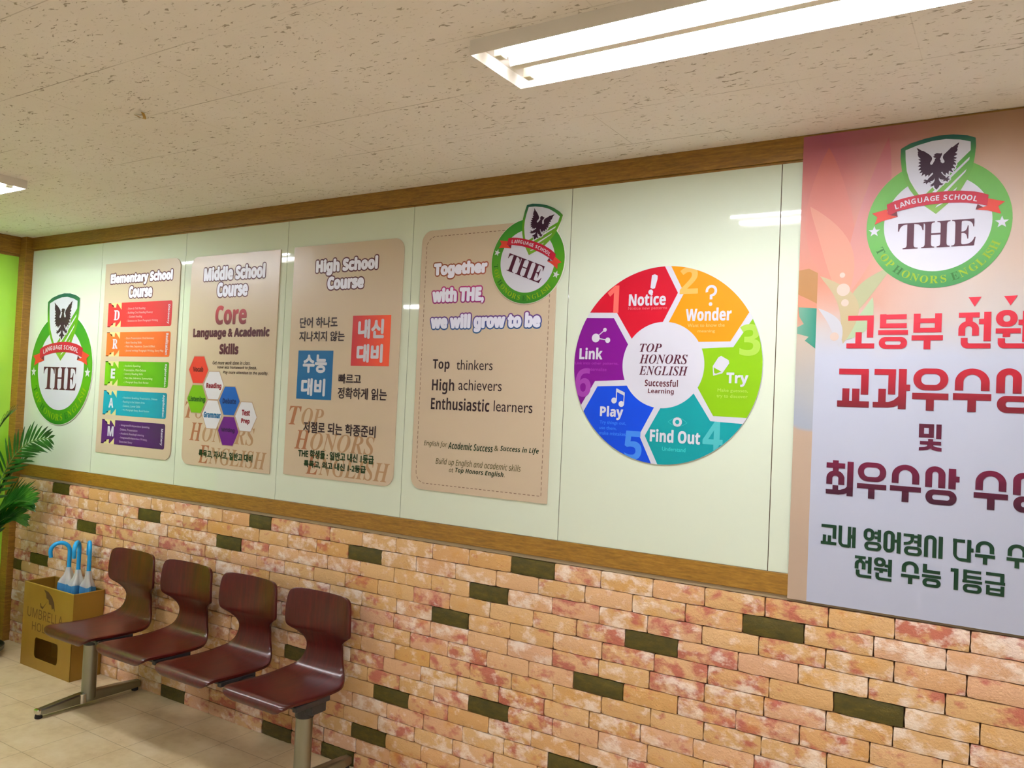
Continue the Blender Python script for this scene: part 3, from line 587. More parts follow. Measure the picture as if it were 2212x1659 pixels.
# back wall: backing, brick veneer in sixteen courses below the sill trim
def build_back_wall():
    CH = .0618
    dark = {15: [(.400, .579), (2.105, 2.253), (3.568, 3.755)], 14: [(1.238, 1.425), (2.741, 2.930), (4.447, 4.636)],
            13: [(1.876, 2.055), (3.383, 3.559)], 12: [(.675, .863), (4.043, 4.234)], 11: [(3.206, 3.385), (4.728, 4.921)],
            9: [(3.851, 4.045)], 8: [(.201, .397)], 7: [(.02, .108)], 6: [(2.385, 2.545), (3.402, 3.584)], 5: [(2.921, 3.108)],
            4: [(3.762, 3.956)], 2: [(2.810, 3.000)], 0: [(1.508, 1.697), (2.264, 2.455), (2.642, 2.830)]}
    rnd = random.Random(11)
    mb = MB(); mb.cur = 0
    mb.box(-.12, X1, 0, .12, 0, ZC)
    tones = [(0, 0, 0)] * 6
    for k in range(16):
        z0, z1 = k * CH + .0011, (k + 1) * CH - .0015
        fixed = sorted(dark.get(k, []))
        cuts = []          # (x0, x1, is dark)
        x = .02
        segs = []
        for a, c in fixed + [(6.4, None)]:
            span = a - x
            if span > .02:
                nb = max(1, round(span / .189))
                if span / nb > .215: nb += 1
                ph = 0
                if x <= .03 and nb > 1:      # free start: keep full bricks beside the fixed one
                    xs = [a]
                    while xs[-1] - .189 > .06: xs.append(xs[-1] - .189 + rnd.uniform(-.006, .006))
                    xs.append(x); xs.reverse()
                else:
                    xs = [x + span * i / nb + (rnd.uniform(-.006, .006) if 0 < i < nb else 0) for i in range(nb + 1)]
                    if not fixed:
                        o = rnd.uniform(.03, .17)
                        xs = [x] + [x + o + .189 * i for i in range(int((a - x - o) / .189) + 1)] + [a]
                segs += [(p, q, 0) for p, q in zip(xs, xs[1:])]
            if c:
                segs.append((a, c, 1)); x = c
        for p, q, dk in segs:
            mb.cur = 2 if dk else 1
            g = .0014
            yf = -.0125 - rnd.uniform(0, .0035)
            tone = (rnd.random(), rnd.random(), rnd.random())
            nx, nz = max(3, int((q - p) / .022)), 4
            def P(i, j, y):
                u, v_ = i / nx, j / nz
                ex = min(i, nx - i); ez = min(j, nz - j)
                jx = rnd.uniform(-.0011, .0011) if 0 < j < nz else rnd.uniform(-.0005, .0005)
                jz = rnd.uniform(-.0011, .0009)
                yy = y + (.0022 if min(ex, ez) == 0 else 0) + rnd.uniform(-.0006, .0006)
                if (i in (0, nx)) and (j in (0, nz)):
                    yy += .001; u += .007 * (1 if i == 0 else -1); v_ += .02 * (1 if j == 0 else -1)
                return (p + g + (q - p - 2 * g) * u + jx, yy, z0 + (z1 - z0) * v_ + jz)
            vs_ = []; 
            for j in range(nz + 1):
                for i in range(nx + 1):
                    vs_.append(P(i, j, yf))
            W_ = nx + 1
            fs = [(j * W_ + i, j * W_ + i + 1, (j + 1) * W_ + i + 1, (j + 1) * W_ + i) for j in range(nz) for i in range(nx)]
            edge = [i for i in range(nx + 1)] + [j * W_ + nx for j in range(1, nz + 1)] + [nz * W_ + i for i in range(nx - 1, -1, -1)] + [j * W_ for j in range(nz - 1, 0, -1)]
            n0 = len(vs_)
            vs_ += [(vs_[e][0], 0.001, vs_[e][2]) for e in edge]
            m_ = len(edge)
            fs += [(edge[(i + 1) % m_], edge[i], n0 + i, n0 + (i + 1) % m_) for i in range(m_)]
            mb.add(vs_, fs)
            tones += [tone] * len(fs)
    o = mb.build('wall_back', [MMO, MBK, MDB])
    at = o.data.color_attributes.new('brick_tone', 'FLOAT_COLOR', 'CORNER')
    vals = []
    for p, t in zip(o.data.polygons, tones):
        vals += [t[0], t[1], t[2], 1.0] * p.loop_total
    at.data.foreach_set('color', vals)
    o.data.polygons.foreach_set('use_smooth', [i > 5 for i in range(len(o.data.polygons))])
    o.data.set_sharp_from_angle(angle=math.radians(50))
    return struct(o)
build_back_wall()
# wooden bands above and below the glass
mb = MB(); mb.box(.0, X1, -.012, .0, 2.376, ZC); mb.box(.0, X1, -.004, .0, 2.368, 2.376); struct(mb.build('trim_1', MT, bevel=.0015))
mb = MB(); mb.box(.0, X1, -.010, .0, 1.004, 1.071); struct(mb.build('trim_2', MT, bevel=.0015))
mb = MB(); mb.box(.0, X1, -.004, .0, .9895, 1.004); struct(mb.build('trim_5', flatmat('sill_filler', rgb(150, 132, 100), .8)))

# back-painted glass panels
SE = [.02, .7575, 1.507, 2.2593, 3.0099, 3.7575, 4.5165, 5.27, 6.02, 6.77, 7.52, 8.27, 9.02, X1]
GLAB = ['pale green glass wall panel in the corner carrying the round emblem', 'pale green glass wall panel behind the Elementary School poster',
        'pale green glass wall panel behind the Middle School poster', 'pale green glass wall panel behind the High School poster',
        'pale green glass wall panel behind the Together poster', 'pale green glass wall panel behind the six colour wheel',
        'pale green glass wall panel mostly hidden by the white banner']
for i in range(len(SE) - 1):
    a, c = SE[i] + .0013, SE[i + 1] - .0013
    mb = MB(); mb.box(a, c, -.0035, -.0002, 1.0715, 2.3755)
    o = mb.build('glass_panel', MG, bevel=.0006, origin=((a + c) / 2, 0, 1.0715))
    if i < 7:
        tag(o, GLAB[i], 'glass panel', 'glass wall panels')
    else:
        struct(o); o.name = 'wall_back_glass'

# ================================================================== LAMPS
def m_tube():
    m, nt, b = new_mat('lit_tube')
    b.inputs['Base Color'].default_value = (.9, .9, .9, 1)
    b.inputs['Emission Color'].default_value = (.965, .985, 1.10, 1)
    b.inputs['Emission Strength'].default_value = TUBE_POWER
    return m
M_TUBE = m_tube()
M_HOUS = flatmat('white_enamel', rgb(228, 222, 212), .35)
M_REFL = flatmat('white_reflector', rgb(236, 230, 214), .3)
M_SOCK = flatmat('lamp_socket_plastic', rgb(226, 222, 200), .4)
LAMP_LEN = 1.25
def make_lamp(x, y0, label):
    """surface box 0.25 x 1.25 m, open below, two tubes beside a ridge"""
    w, h = .24, .037
    r = thing('fluorescent_light', label, 'ceiling light', (x, y0, ZC), 'twin tube ceiling lights')
    y1 = y0 - w; x1 = x + LAMP_LEN; zb = ZC - h
    mb = MB(); t = .0025
    mb.box(x, x1, y0 - t, y0, zb, ZC); mb.box(x, x1, y1, y1 + t, zb, ZC)
    mb.box(x, x + t, y1 + t, y0 - t, zb, ZC); mb.box(x1 - t, x1, y1 + t, y0 - t, zb, ZC)
    mb.box(x + t, x1 - t, y1 + t, y0 - t, ZC - .004, ZC - .0005)
    mb.build('housing', M_HOUS, r)
    ym = (y0 + y1) / 2
    mb = MB()
    a, c = x + .05, x1 - .05
    v = [(a, ym + .028, ZC - .004), (a, ym + .012, zb + .004), (a, ym - .012, zb + .004), (a, ym - .028, ZC - .004)]
    v += [(c, p[1], p[2]) for p in v]
    mb.add(v, [(0, 1, 5, 4), (1, 2, 6, 5), (2, 3, 7, 6), (3, 2, 1, 0), (4, 5, 6, 7), (0, 4, 7, 3)])
    mb.build('ridge_reflector', M_REFL, r)
    for s in (1, -1):
        yt = ym + s * .07
        mb = MB(); mb.tube([(x + .072, yt, ZC - .0215), (x1 - .072, yt, ZC - .0215)], .0125, 16)
        mb.build('tube', M_TUBE, r, smooth=True)
        for xx in (x + .046, x1 - .070):
            mb = MB(); mb.box(xx, xx + .024, yt - .014, yt + .014, ZC - .036, ZC - .004)
            mb.build('socket', M_SOCK, r, bevel=.003)
    return r
lampA = make_lamp(4.017, -.80, 'bright twin tube ceiling light at the upper right above the colour wheel')
def dup(root, loc, label=None):
    r = root.copy(); COL.objects.link(r); r.location = loc
    if label: r['label'] = label
    for ch in list(root.children):
        c = ch.copy(); COL.objects.link(c); c.parent = r
        for g in list(ch.children):
            d = g.copy(); COL.objects.link(d); d.parent = c
    return r
dup(lampA, (.195, -.775, ZC), 'bright ceiling light at the left edge above the corner of the room')
for x, y, s in ((4.017, -3.06, 'right one in the row of ceiling lights behind the viewer'), (.195, -3.06, 'left one in the row of ceiling lights behind the viewer'), (-3.45, -2.70, 'ceiling light past the end of the green partition'), (7.84, -.80, 'ceiling light out of view to the right of the banner'), (7.84, -3.06, 'ceiling light behind the viewer at the far right')):  # rightmost pair is added, unseen, to brighten the ceiling and right side
    dup(lampA, (x, y, ZC), s)
# ================================================================== POSTERS ON THE GLASS
T_BOARD = .005
PR = -(.0035 + T_BOARD)          # printed face
D1, D2, D3, D4 = .0089, .0093, .0097, .0101
M_BOARD = flatmat('poster_board_print', rgb(206, 187, 160, .85), .32, 0, .45)
M_TITLE = gradmat('title_fill', 2, 0, 1, [(0, rgb(206, 214, 244, .88)), (1, rgb(238, 238, 252, .92))])
M_TOUT = ink('title_outline', 104, 50, 62)
M_MAROON = ink('maroon', 92, 24, 44); M_RED = ink('red', 176, 22, 44); M_BLACK = ink('black', 52, 30, 36)
M_WM = ink('watermark', 196, 156, 116); M_WM1 = ink('watermark_first', 186, 122, 84)
M_WHITE = ink('white', 240, 240, 252, .62); M_GREEN = ink('dark_green', 28, 62, 22)

def board(name, label, x0, x1, z0, z1, corners, r=.05):
    root = thing(name, label, 'poster', ((x0 + x1) / 2, -.0035, z0), 'course posters on the glass')
    mb = MB(); mb.prism_y(rrect(x0, x1, z0, z1, r, corners, 10), PR, -.0036)
    mb.build('board', M_BOARD, root)
    return root

def title(root, key, first, last, fill=None, out=None, name='title'):
    it = [(s, 'b', x0, x1, z0, z1, .0038, None) for s, st, x0, x1, z0, z1 in TX[key][first:last]]
    lettering(name + '_lettering', root, it, D2, fill or M_TITLE, None, (.0094, out or M_TOUT, name + '_outline'))

# ---- Elementary School: five ribbons D R E A M
p1 = board('course_poster', 'beige Elementary School Course poster with five coloured ribbons spelling DREAM', .806, 1.474, 1.193, 2.245, (0, 1, 1, 0))
title(p1, 'P1', 0, 2)
BARS = [('red', (226, 46, 56), (196, 30, 50), 4), ('orange', (240, 118, 50), (214, 92, 34), 4), ('green', (112, 186, 16), (70, 150, 10), 5), ('teal', (0, 164, 184), (0, 138, 160), 4), ('purple', (86, 12, 112), (62, 4, 84), 5)]
WORDS = ['Discovery', 'Realization', 'Exploration', 'Application', 'Mastery']
sm = [t for t in TX['P1'] if t[1] == 'sm']
M_PALE = ink('pale_yellow', 240, 232, 160)
for k, (nm, c1, c2, cnt) in enumerate(BARS):
    x0, x1, z0, z1 = SH['bars'][k]
    W_, H_ = x1 - x0, z1 - z0
    m1 = gradmat('ribbon_' + nm, 0, x0 - p1.location.x, x1 - p1.location.x, [(0, rgb(*c1, .76)), (.75, rgb(*[(a + b) // 2 for a, b in zip(c1, c2)], .76)), (1, rgb(*c2, .76))])
    m2 = ink('ribbon_fold_' + nm, *[int(v * .5) for v in c2])
    U = lambda pts: [(x0 + u * W_, z1 - v * H_) for u, v in pts]
    rb = flat('ribbon', p1, [rrect(x0 + .215 * W_, x1, z0, z1, .012, (0, 1, 1, 0), 5)], D1, m1, nm + ' course ribbon')
    flat('pale_notch', rb, [U([(.045, 0), (.215, 0), (.215, 1), (.045, 1)])], D1, M_PALE)
    arrow = U([(0, 0), (.043, 0), (.05, .05), (.088, .10), (.09, .18), (.128, .20), (.132, .07), (.142, .02), (.155, .05), (.205, .24), (.26, .46), (.258, .54), (.205, .78), (.15, .97), (.138, .98), (.130, .93), (.132, .80), (.09, .84), (.088, .90), (.05, .95), (.043, 1), (0, 1)])
    flat('arrow_end', rb, [arrow], D3, m1)
    flat('fold', rb, [U([(.045, .06), (.088, .10), (.09, .18), (.075, .16)]), U([(.05, .90), (.088, .84), (.09, .91)]), U([(0, 0), (.043, 0), (.046, .03), (0, .03)]), U([(0, .97), (.044, .97), (.043, 1), (0, 1)])], D4, m2)
    s, st, a, b_, c_, d_ = TX['P1'][2 + k]
    lettering('initial_lettering', rb, [(s, 'sb' if k in (0, 1) else 'b', a, b_, c_, d_, .0016, None)], D4, M_WHITE)
    s, st, a, b_, c_, d_ = TX['P1'][7 + k]
    xc = x1 - .026
    lettering('word_lettering', rb, [(s, 'b', xc - .011, xc + .011, c_, d_, .0003, 'cw')], D3, M_WHITE)
    ls = sm[:cnt]; sm = sm[cnt:]
    mt = ink('ribbon_text_' + nm, *[int(a * .35 + 255 * .62) for a in c1])
    lettering('line_lettering', rb, [(s, None, a, b_, c_, d_, .0004, None) for s, st, a, b_, c_, d_ in ls], D3, mt)

# ---- Middle School: hexagons
p2 = board('course_poster', 'beige Middle School Course poster with a cluster of coloured hexagons', 1.566, 2.2185, 1.186, 2.239, (1, 0, 0, 1))
title(p2, 'P2', 0, 2)
M_CORE = gradmat('core_red', 2, .70, .80, [(0, rgb(110, 14, 34, .75)), (1, rgb(196, 16, 40, .75))])
t = TX['P2']
lettering('core_lettering', p2, [(t[2][0], 'b', *t[2][2:], .003, None)], D2, M_CORE)
lettering('skills_lettering', p2, [(s, 'b', a, b_, c_, d_, .0026, None) for s, st, a, b_, c_, d_ in t[3:5]], D2, M_MAROON)
HEXC = {'red': (232, 62, 48), 'white': (244, 244, 250), 'green': (122, 190, 10), 'blue': (20, 98, 190), 'purple': (112, 12, 140)}
HT = [(5, 'hexred', (120, 16, 20)), (6, 'hexmar', (150, 16, 50)), (7, 'hexgrn', (30, 92, 20)), (8, 'hexblu', (10, 40, 110)), (9, 'hexteal', (14, 110, 160)), (None, 'hexmar', (150, 16, 50)), (12, 'hexpur', (62, 4, 84))]
for (cn, (x0, x1, z0, z1)), (ti, nm, cc) in zip(SH['hex'], HT):
    zm = (z0 + z1) / 2; q = (x1 - x0) * .25
    hx = [(x0, zm), (x0 + q, z0), (x1 - q, z0), (x1, zm), (x1 - q, z1), (x0 + q, z1)]
    g = .004
    big = [((x - (x0 + x1) / 2) * (1 + 2 * g / (x1 - x0)) + (x0 + x1) / 2, (z - zm) * (1 + 2 * g / (z1 - z0)) + zm) for x, z in hx]
    ho = flat('hexagon', p2, [hx], D3, ink('hex_' + cn, *HEXC[cn]), cn + ' hexagon')
    flat('hexagon_edge', ho, [big], D2 + .0002, ink('hex_edge', 206, 176, 150))
    its = [t[ti]] if ti is not None else [t[10], t[11]]
    lettering('hexagon_lettering', ho, [(s, 'b', a, b_, c_, d_, .0012, None) for s, st, a, b_, c_, d_ in its], D4, ink(nm, *cc))
lettering('note_lettering', p2, [(s, 'i', a, b_, c_, d_, .0003, None) for s, st, a, b_, c_, d_ in t[13:16]], D2, M_BLACK)
def watermark(root, rows):
    first = []; rest = []
    for s, st, a, b_, c_, d_ in rows:
        w = (b_ - a)
        f = {'TOP': .36, 'HONORS': .205, 'ENGLISH': .16}[s]
        first.append((s[0], 'sbi', a, a + w * f, c_, d_, 0, None))
        rest.append((s[1:], 'sbi', a + w * f * 1.02, b_, c_, d_ - (d_ - c_) * .06, 0, None))
    lettering('watermark_initial', root, first, D1, M_WM1)
    lettering('watermark_lettering', root, rest, D1, M_WM)
watermark(p2, t[16:19])
lettering('korean_lettering', p2, [(s, None, a, b_, c_, d_, .0016, None) for s, st, a, b_, c_, d_ in t[19:20]], D2, M_GREEN)

# ---- High School
p3 = board('course_poster', 'beige High School Course poster with one red and one blue square', 2.3115, 2.9675, 1.194, 2.242, (0, 1, 1, 0))
title(p3, 'P3', 0, 2)
t = TX['P3']
sq = SH['sq']
m = gradmat('square_red', 0, sq[0][0] - p3.location.x, sq[0][1] - p3.location.x, [(0, rgb(176, 22, 36)), (1, rgb(228, 78, 34))])
a = flat('red_square', p3, [rect(*sq[0])], D1, m)
lettering('square_lettering', a, [(s, None, x0, x1, z0, z1, .0042, None) for s, st, x0, x1, z0, z1 in t[4:6]], D2, M_WHITE)
a = flat('blue_square', p3, [rect(*sq[1])], D1, ink('square_blue', 10, 110, 170))
lettering('square_lettering', a, [(s, None, x0, x1, z0, z1, .0038, None) for s, st, x0, x1, z0, z1 in t[6:8]], D2, M_WHITE)
lettering('korean_lettering', p3, [(s, None, x0, x1, z0, z1, .0012, None) for s, st, x0, x1, z0, z1 in t[2:4] + t[8:10] + t[13:14]], D3, M_BLACK)
watermark(p3, t[10:13])
lettering('korean_result_lettering', p3, [(s, None, x0, x1, z0, z1, .0014, None) for s, st, x0, x1, z0, z1 in t[14:16]], D3, M_GREEN)

# ---- Together
p4 = board('slogan_poster', 'beige Together with THE poster with a stitched border under the tilted emblem', 3.063, 3.708, 1.199, 2.260, (1, 0, 0, 1), .05)
p4['group'] = 'course posters on the glass'
t = TX['P4']
title(p4, 'P4', 0, 1, None, gradmat('together_outline', 0, -.26, .05, [(0, rgb(150, 84, 44, .75)), (1, rgb(186, 96, 78, .75))]), 'together')
title(p4, 'P4', 1, 2, None, gradmat('with_outline', 2, .74, .83, [(0, rgb(150, 0, 130, .7)), (1, rgb(200, 50, 130, .7))]), 'with_the')
title(p4, 'P4', 2, 3, None, gradmat('grow_outline', 2, .63, .72, [(0, rgb(20, 104, 150, .7)), (.6, rgb(70, 80, 160, .7)), (1, rgb(140, 60, 140, .7))]), 'grow')
for nm, sel, st, mm, r in (('bold_lettering', 'b', 'b', M_BLACK, 0), ('light_lettering', 'l', None, M_BLACK, 0), ('foot_lettering', 'gi', 'i', ink('olive', 84, 84, 24), 0), ('foot_bold_lettering', 'gb', 'bi', ink('deep_green', 20, 54, 22), 0)):
    lettering(nm, p4, [(s, st, x0, x1, z0, z1, r, None) for s, q, x0, x1, z0, z1 in t if q == sel], D2, mm)
def dashes():
    x0, x1, z0, z1 = 3.063 + .026, 3.708 - .026, 1.199 + .026, 2.260 - .026
    path = rrect(x0, x1, z0, z1, .045, (1, 0, 0, 1), 10)
    path.append(path[0])
    out = []; acc = 0; on = True
    for (xa, za), (xb, zb) in zip(path, path[1:]):
        L = math.hypot(xb - xa, zb - za)
        if L < 1e-9: continue
        ux, uz = (xb - xa) / L, (zb - za) / L
        s = 0
        while s < L:
            rem = (.012 if on else .008) - acc
            e = min(L, s + rem)
            if on:
                nx, nz = -uz * .0011, ux * .0011
                p, q = (xa + ux * s, za + uz * s), (xa + ux * e, za + uz * e)
                out.append([(p[0] - nx, p[1] - nz), (q[0] - nx, q[1] - nz), (q[0] + nx, q[1] + nz), (p[0] + nx, p[1] + nz)])
            acc += e - s
            if acc >= (.012 if on else .008) - 1e-9:
                on = not on; acc = 0
            s = e
    return out
flat('stitched_border', p4, dashes(), D1, ink('stitch', 128, 96, 80))

# ================================================================== SCHOOL EMBLEM
def emblem_parts(root, cx, cz, R, rot, depth, pal, cut=None):
    ca, sa = math.cos(rot), math.sin(rot)
    F = lambda pts: [(cx + R * (x * ca - z * sa), cz + R * (x * sa + z * ca)) for x, z in pts]
    off = wloc(root)
    d = [depth + .0003 * i for i in range(10)]
    zlo, zhi = cz - R - off.z, cz + R * 1.75 - off.z
    nm = '%.2f' % cx
    mring = gradmat('emblem_ring_' + nm, 2, cz - R - off.z, cz + R - off.z, [(0, rgb(*pal[0], .8)), (.35, rgb(*pal[1], .8)), (1, rgb(*pal[2], .8))])
    msh = gradmat('emblem_shield_' + nm, 2, cz + .25 * R - off.z, cz + 1.72 * R - off.z, [(0, rgb(118, 170, 40, .75)), (.45, rgb(*pal[1], .75)), (.72, rgb(16, 100, 84, .6)), (1, rgb(10, 84, 84, .6))])
    flat('ring', root, [band(F(circle(0, 0, .995, 96)), F(circle(0, 0, .74, 96)))], d[1], mring)
    flat('centre_disc', root, [F(circle(0, 0, .745, 96))], d[0], M_WHITE)
    flat('shield_border', root, [F(LG['shield'])], d[2], msh)
    sw = flat('shield_field', root, [F(LG['shield_w'])], d[3], M_WHITE)
    flat('shield_stripe', root, [F(LG[k]) for k in ('st1', 'st2', 'st3', 'st4')], d[3], M_WHITE)
    eg = LG['eagle']
    halo = []
    for k in range(8):
        a = k * math.pi / 4
        halo.append(F([(x + .018 * math.cos(a), z + .018 * math.sin(a)) for x, z in eg]))
    flat('eagle_halo', root, halo, d[4], M_WHITE)
    flat('eagle', root, [F(eg)], d[5], ink('eagle', 58, 24, 48))
    bd = flat('ribbon_band', root, [F(LG['band'])], d[6], ink('emblem_red', *pal[3]))
    flat('ribbon_tail', root, [F(LG['tail_l'])], d[5] + .0001, ink('emblem_tail', *pal[4]))
    flat('ribbon_tail', root, [F(LG['tail_r'])], d[5] + .0001, ink('emblem_tail', *pal[4]))
    flat('ribbon_fold', root, [F(LG['fold_l']), F(LG['fold_r'])], d[7], ink('emblem_fold', 118, 36, 50))
    st = LG['stars']
    for k in (0, 2):
        (sx_, sz_), (tx_, tz_) = st[k], st[k + 1]
        rr = math.hypot(tx_ - sx_, tz_ - sz_)
        pts = [(sx_ + (rr if i % 2 == 0 else rr * .42) * math.cos(math.pi / 2 + i * math.pi / 5), sz_ + (rr if i % 2 == 0 else rr * .42) * math.sin(math.pi / 2 + i * math.pi / 5)) for i in range(10)]
        flat('star', root, [F(pts)], d[3], M_WHITE)
    items = []
    for ch, (cx_, w_) in zip('THE', ((-.355, .36), (-.005, .39), (.37, .32))):
        q = F([(cx_, -.173)])[0]
        items.append((ch, 'sb', 0, w_ * R, 0, .405 * R, 0, (q[0], q[1], rot)))
    lettering('name_lettering', root, items, d[3], ink('emblem_name', *pal[5]))
    word = 'TOPHONORSENGLISH'
    yl, dk = [], []
    n = len(word)
    for i, ch in enumerate(word):
        x, z = LG['ring_txt'][i]
        ang = math.atan2(z, x)
        q = F([(.868 * math.cos(ang), .868 * math.sin(ang))])[0]
        (dk if i in (0, 3, 9) else yl).append((ch, 'sb', 0, None, 0, .116 * R, 0, (q[0], q[1], ang + math.pi / 2 + rot)))
    lettering('motto_lettering', root, yl, d[3], ink('emblem_motto', *pal[6]))
    lettering('motto_initial', root, dk, d[3], ink('emblem_motto_first', *pal[7]))
    its = []
    bt = LG['band_txt']
    for i, ch in enumerate('LANGUAGESCHOOL'):
        p, q_ = bt[max(i - 1, 0)], bt[min(i + 1, 13)]
        an = math.atan2(q_[1] - p[1], q_[0] - p[0])
        q = F([bt[i]])[0]
        its.append((ch, 'b', 0, None, 0, .080 * R, 0, (q[0], q[1], an + rot)))
    lettering('band_lettering', root, its, d[7], M_WHITE)

def emblem_outline(cx, cz, R, rot, grow=.005):
    """silhouette of ring and shield together"""
    sh = LG['shield']
    pts = []
    top = [p for p in sh if math.hypot(*p) > 1.0]
    left = min(top, key=lambda p: math.atan2(p[1], p[0]) * -1)
    # go round the ring, detouring over the shield where it sticks out
    a_r = math.atan2(sh[9][1], sh[9][0]); a_l = math.atan2(sh[18][1], sh[18][0])
    g = 1 + grow
    n = 90
    a = a_l
    ring = []
    span = (a_r + 2 * math.pi) - a_l
    for i in range(n + 1):
        t_ = a_l + span * i / n
        ring.append((g * math.cos(t_), g * math.sin(t_)))
    det = [sh[9], sh[8], sh[7], sh[6], sh[5], sh[4], sh[3], sh[2], sh[1], sh[0], sh[19], sh[18]]
    mx = sum(p[0] for p in det) / len(det); mz = sum(p[1] for p in det) / len(det)
    det = [(mx + (x - mx) * (1 + grow * 1.6), mz + (z - mz) * (1 + grow * 1.6)) for x, z in det]
    ca, sa = math.cos(rot), math.sin(rot)
    return [(cx + R * (x * ca - z * sa), cz + R * (x * sa + z * ca)) for x, z in ring + det[1:-1]]

def emblem(name, label, cx, cz, R, rot, back, pal):
    root = thing(name, label, 'emblem sign', (cx, -back, cz - R), 'school emblem signs')
    mb = MB(); mb.prism_y(emblem_outline(cx, cz, R, rot), -back - .005, -back - .0001)
    mb.build('backing_board', flatmat('emblem_board', rgb(226, 224, 214), .4), root)
    emblem_parts(root, cx, cz, R, rot, back + .0054, pal)
    return root
PAL = [(30, 122, 22), (82, 158, 8), (40, 136, 40), (196, 26, 56), (226, 70, 52), (84, 22, 48), (150, 186, 10), (36, 112, 30)]
PALB = [(36, 126, 60), (82, 162, 50), (96, 166, 54), (206, 66, 96), (236, 104, 92), (96, 52, 88), (186, 224, 52), (36, 116, 116)]
emblem('school_emblem', 'large green ring emblem sign on the first glass panel by the corner', .4032, 1.6511, .328, 0, .0036, PAL)
emblem('school_emblem', 'small tilted green ring emblem sign stuck on the Together poster', 3.5802, 2.1071, .1627, math.radians(-20.6), .0036 + T_BOARD, PAL)

# ================================================================== COLOUR WHEEL
wx0, wx1, wz0, wz1 = SH['wheel_out']
wcx, wcz = (wx0 + wx1) / 2, (wz0 + wz1) / 2
WR = (wx1 - wx0 + wz1 - wz0) / 4
ix0, ix1, iz0, iz1 = SH['wheel_in']
icx, icz, IR = wcx, wcz, (ix1 - ix0 + iz1 - iz0) / 4
wheel = thing('wheel_sign', 'round six colour wheel sign reading Notice Wonder Try Find Out Play Link', 'round sign', (wcx, -.0035, wz0))
mb = MB(); mb.prism_y(circle(wcx, wcz, WR, 128), PR, -.0036)
mb.build('board', M_WHITE, wheel)
def arc(cx, cz, r, a, b, ccw):
    d = b - a
    if ccw:
        while d < 0: d += 2 * math.pi
    else:
        while d > 0: d -= 2 * math.pi
    n = 24
    return [(cx + r * math.cos(a + d * i / n), cz + r * math.sin(a + d * i / n)) for i in range(n + 1)]
SEGN = ['red', 'orange', 'green', 'teal', 'blue', 'purple']
SEGC = [(210, 6, 42), (250, 160, 0), (142, 200, 0), (0, 160, 166), (0, 74, 226), (132, 0, 146)]
t = TX['WH']
per = {0: ([0], [1], '1'), 1: ([2], [3, 4], '2'), 2: ([6], [7, 8], '3'), 3: ([9], [10], '4'), 4: ([11], [12, 13, 14], '5'), 5: ([15], [16, 17], '6')}
numi = {x[0]: x for x in t if x[1].startswith('n')}
def seg_icon(k, so):
    Lw = 1.0
    if k == 0:
        e = SH['excl']; dx, dz = SH['excl_dot'][0]
        flat('icon', so, [e, circle(dx, dz, .0088, 20)], D4, M_WHITE)
    elif k == 1:
        qx, qz, ro, ri = 4.3010, 1.9680, .0197, .0108
        n_ = 22
        aa = [math.radians(195 - 255 * i / n_) for i in range(n_ + 1)]
        arc_ = ([(qx + ro * math.cos(a), qz + ro * math.sin(a)) for a in aa] + [(qx + ri * math.cos(a), qz + ri * math.sin(a)) for a in aa], [(i, i + 1, i + n_ + 2, i + n_ + 1) for i in range(n_)])
        e0, e1 = arc_[0][n_], arc_[0][2 * n_ + 1]
        flat('icon', so, [arc_, [e0, e1, (qx - .0046, qz - .0135), (qx - .0046, qz - .0285), (qx + .0046, qz - .0285), (qx + .0046, qz - .0175)], circle(qx - .001, qz - .0443, .0062, 24)], D4, M_WHITE)
    elif k == 2:
        flat('icon', so, [SH['pencil']], D3, M_WHITE)
        flat('icon_tip', so, [SH['pencil_in']], D4, ink('seg_green', *SEGC[2]))
    elif k == 3:
        e = SH['eye']; (xl, zl), (xr, zr), (xt, zt), (xb, zb), (xc, zc), (x1_, _z), (x2_, _z2) = e
        up = [(xl + (xr - xl) * i / 16, zl + (zr - zl) * i / 16 + (zt - zl) * math.sin(math.pi * i / 16)) for i in range(17)]
        dn = [(xr + (xl - xr) * i / 16, zr + (zl - zr) * i / 16 - (zr - zb) * math.sin(math.pi * i / 16)) for i in range(1, 16)]
        ol = up + dn
        mx, mz = (xl + xr) / 2, (zl + zr) / 2
        inn = [(mx + (x - mx) * .965, mz + (z - mz) * .93) for x, z in ol]
        flat('icon_eyelid', so, [band(ol, inn)], D3, ink('teal_light', 90, 214, 214))
        flat('icon', so, [band(circle(xc, zc, x1_ - xc, 32), circle(xc, zc, x2_ - xc, 32))], D3, M_WHITE)
    elif k == 4:
        a, b_, s1, s2, s3, s4, s5, s6 = SH['note']
        w = .0034
        flat('icon', so, [circle(a[0], a[1], .0105, 24), circle(b_[0], b_[1], .0105, 24), [(s1[0] - w, s1[1]), (s1[0] + w * .3, s1[1]), (a[0] + .0105, a[1]), (a[0] + .0105 - w, a[1])],
                          [(s2[0] - w, s2[1]), (s2[0], s2[1]), (b_[0] + .0105, b_[1]), (b_[0] + .0105 - w, b_[1])], [s1, s2, (s2[0], s2[1] - .012), (s1[0], s1[1] - .012)]], D4, M_WHITE)
    elif k == 5:
        a, b_, c_ = SH['link']
        def bar(p, q, w):
            L = math.hypot(q[0] - p[0], q[1] - p[1]); nx, nz = -(q[1] - p[1]) / L * w, (q[0] - p[0]) / L * w
            return [(p[0] - nx, p[1] - nz), (q[0] - nx, q[1] - nz), (q[0] + nx, q[1] + nz), (p[0] + nx, p[1] + nz)]
        flat('icon', so, [circle(*a, .0158, 28), circle(*b_, .0072, 24), circle(*c_, .0098, 24), bar(a, b_, .0018), bar(a, c_, .0018)], D4, M_WHITE)
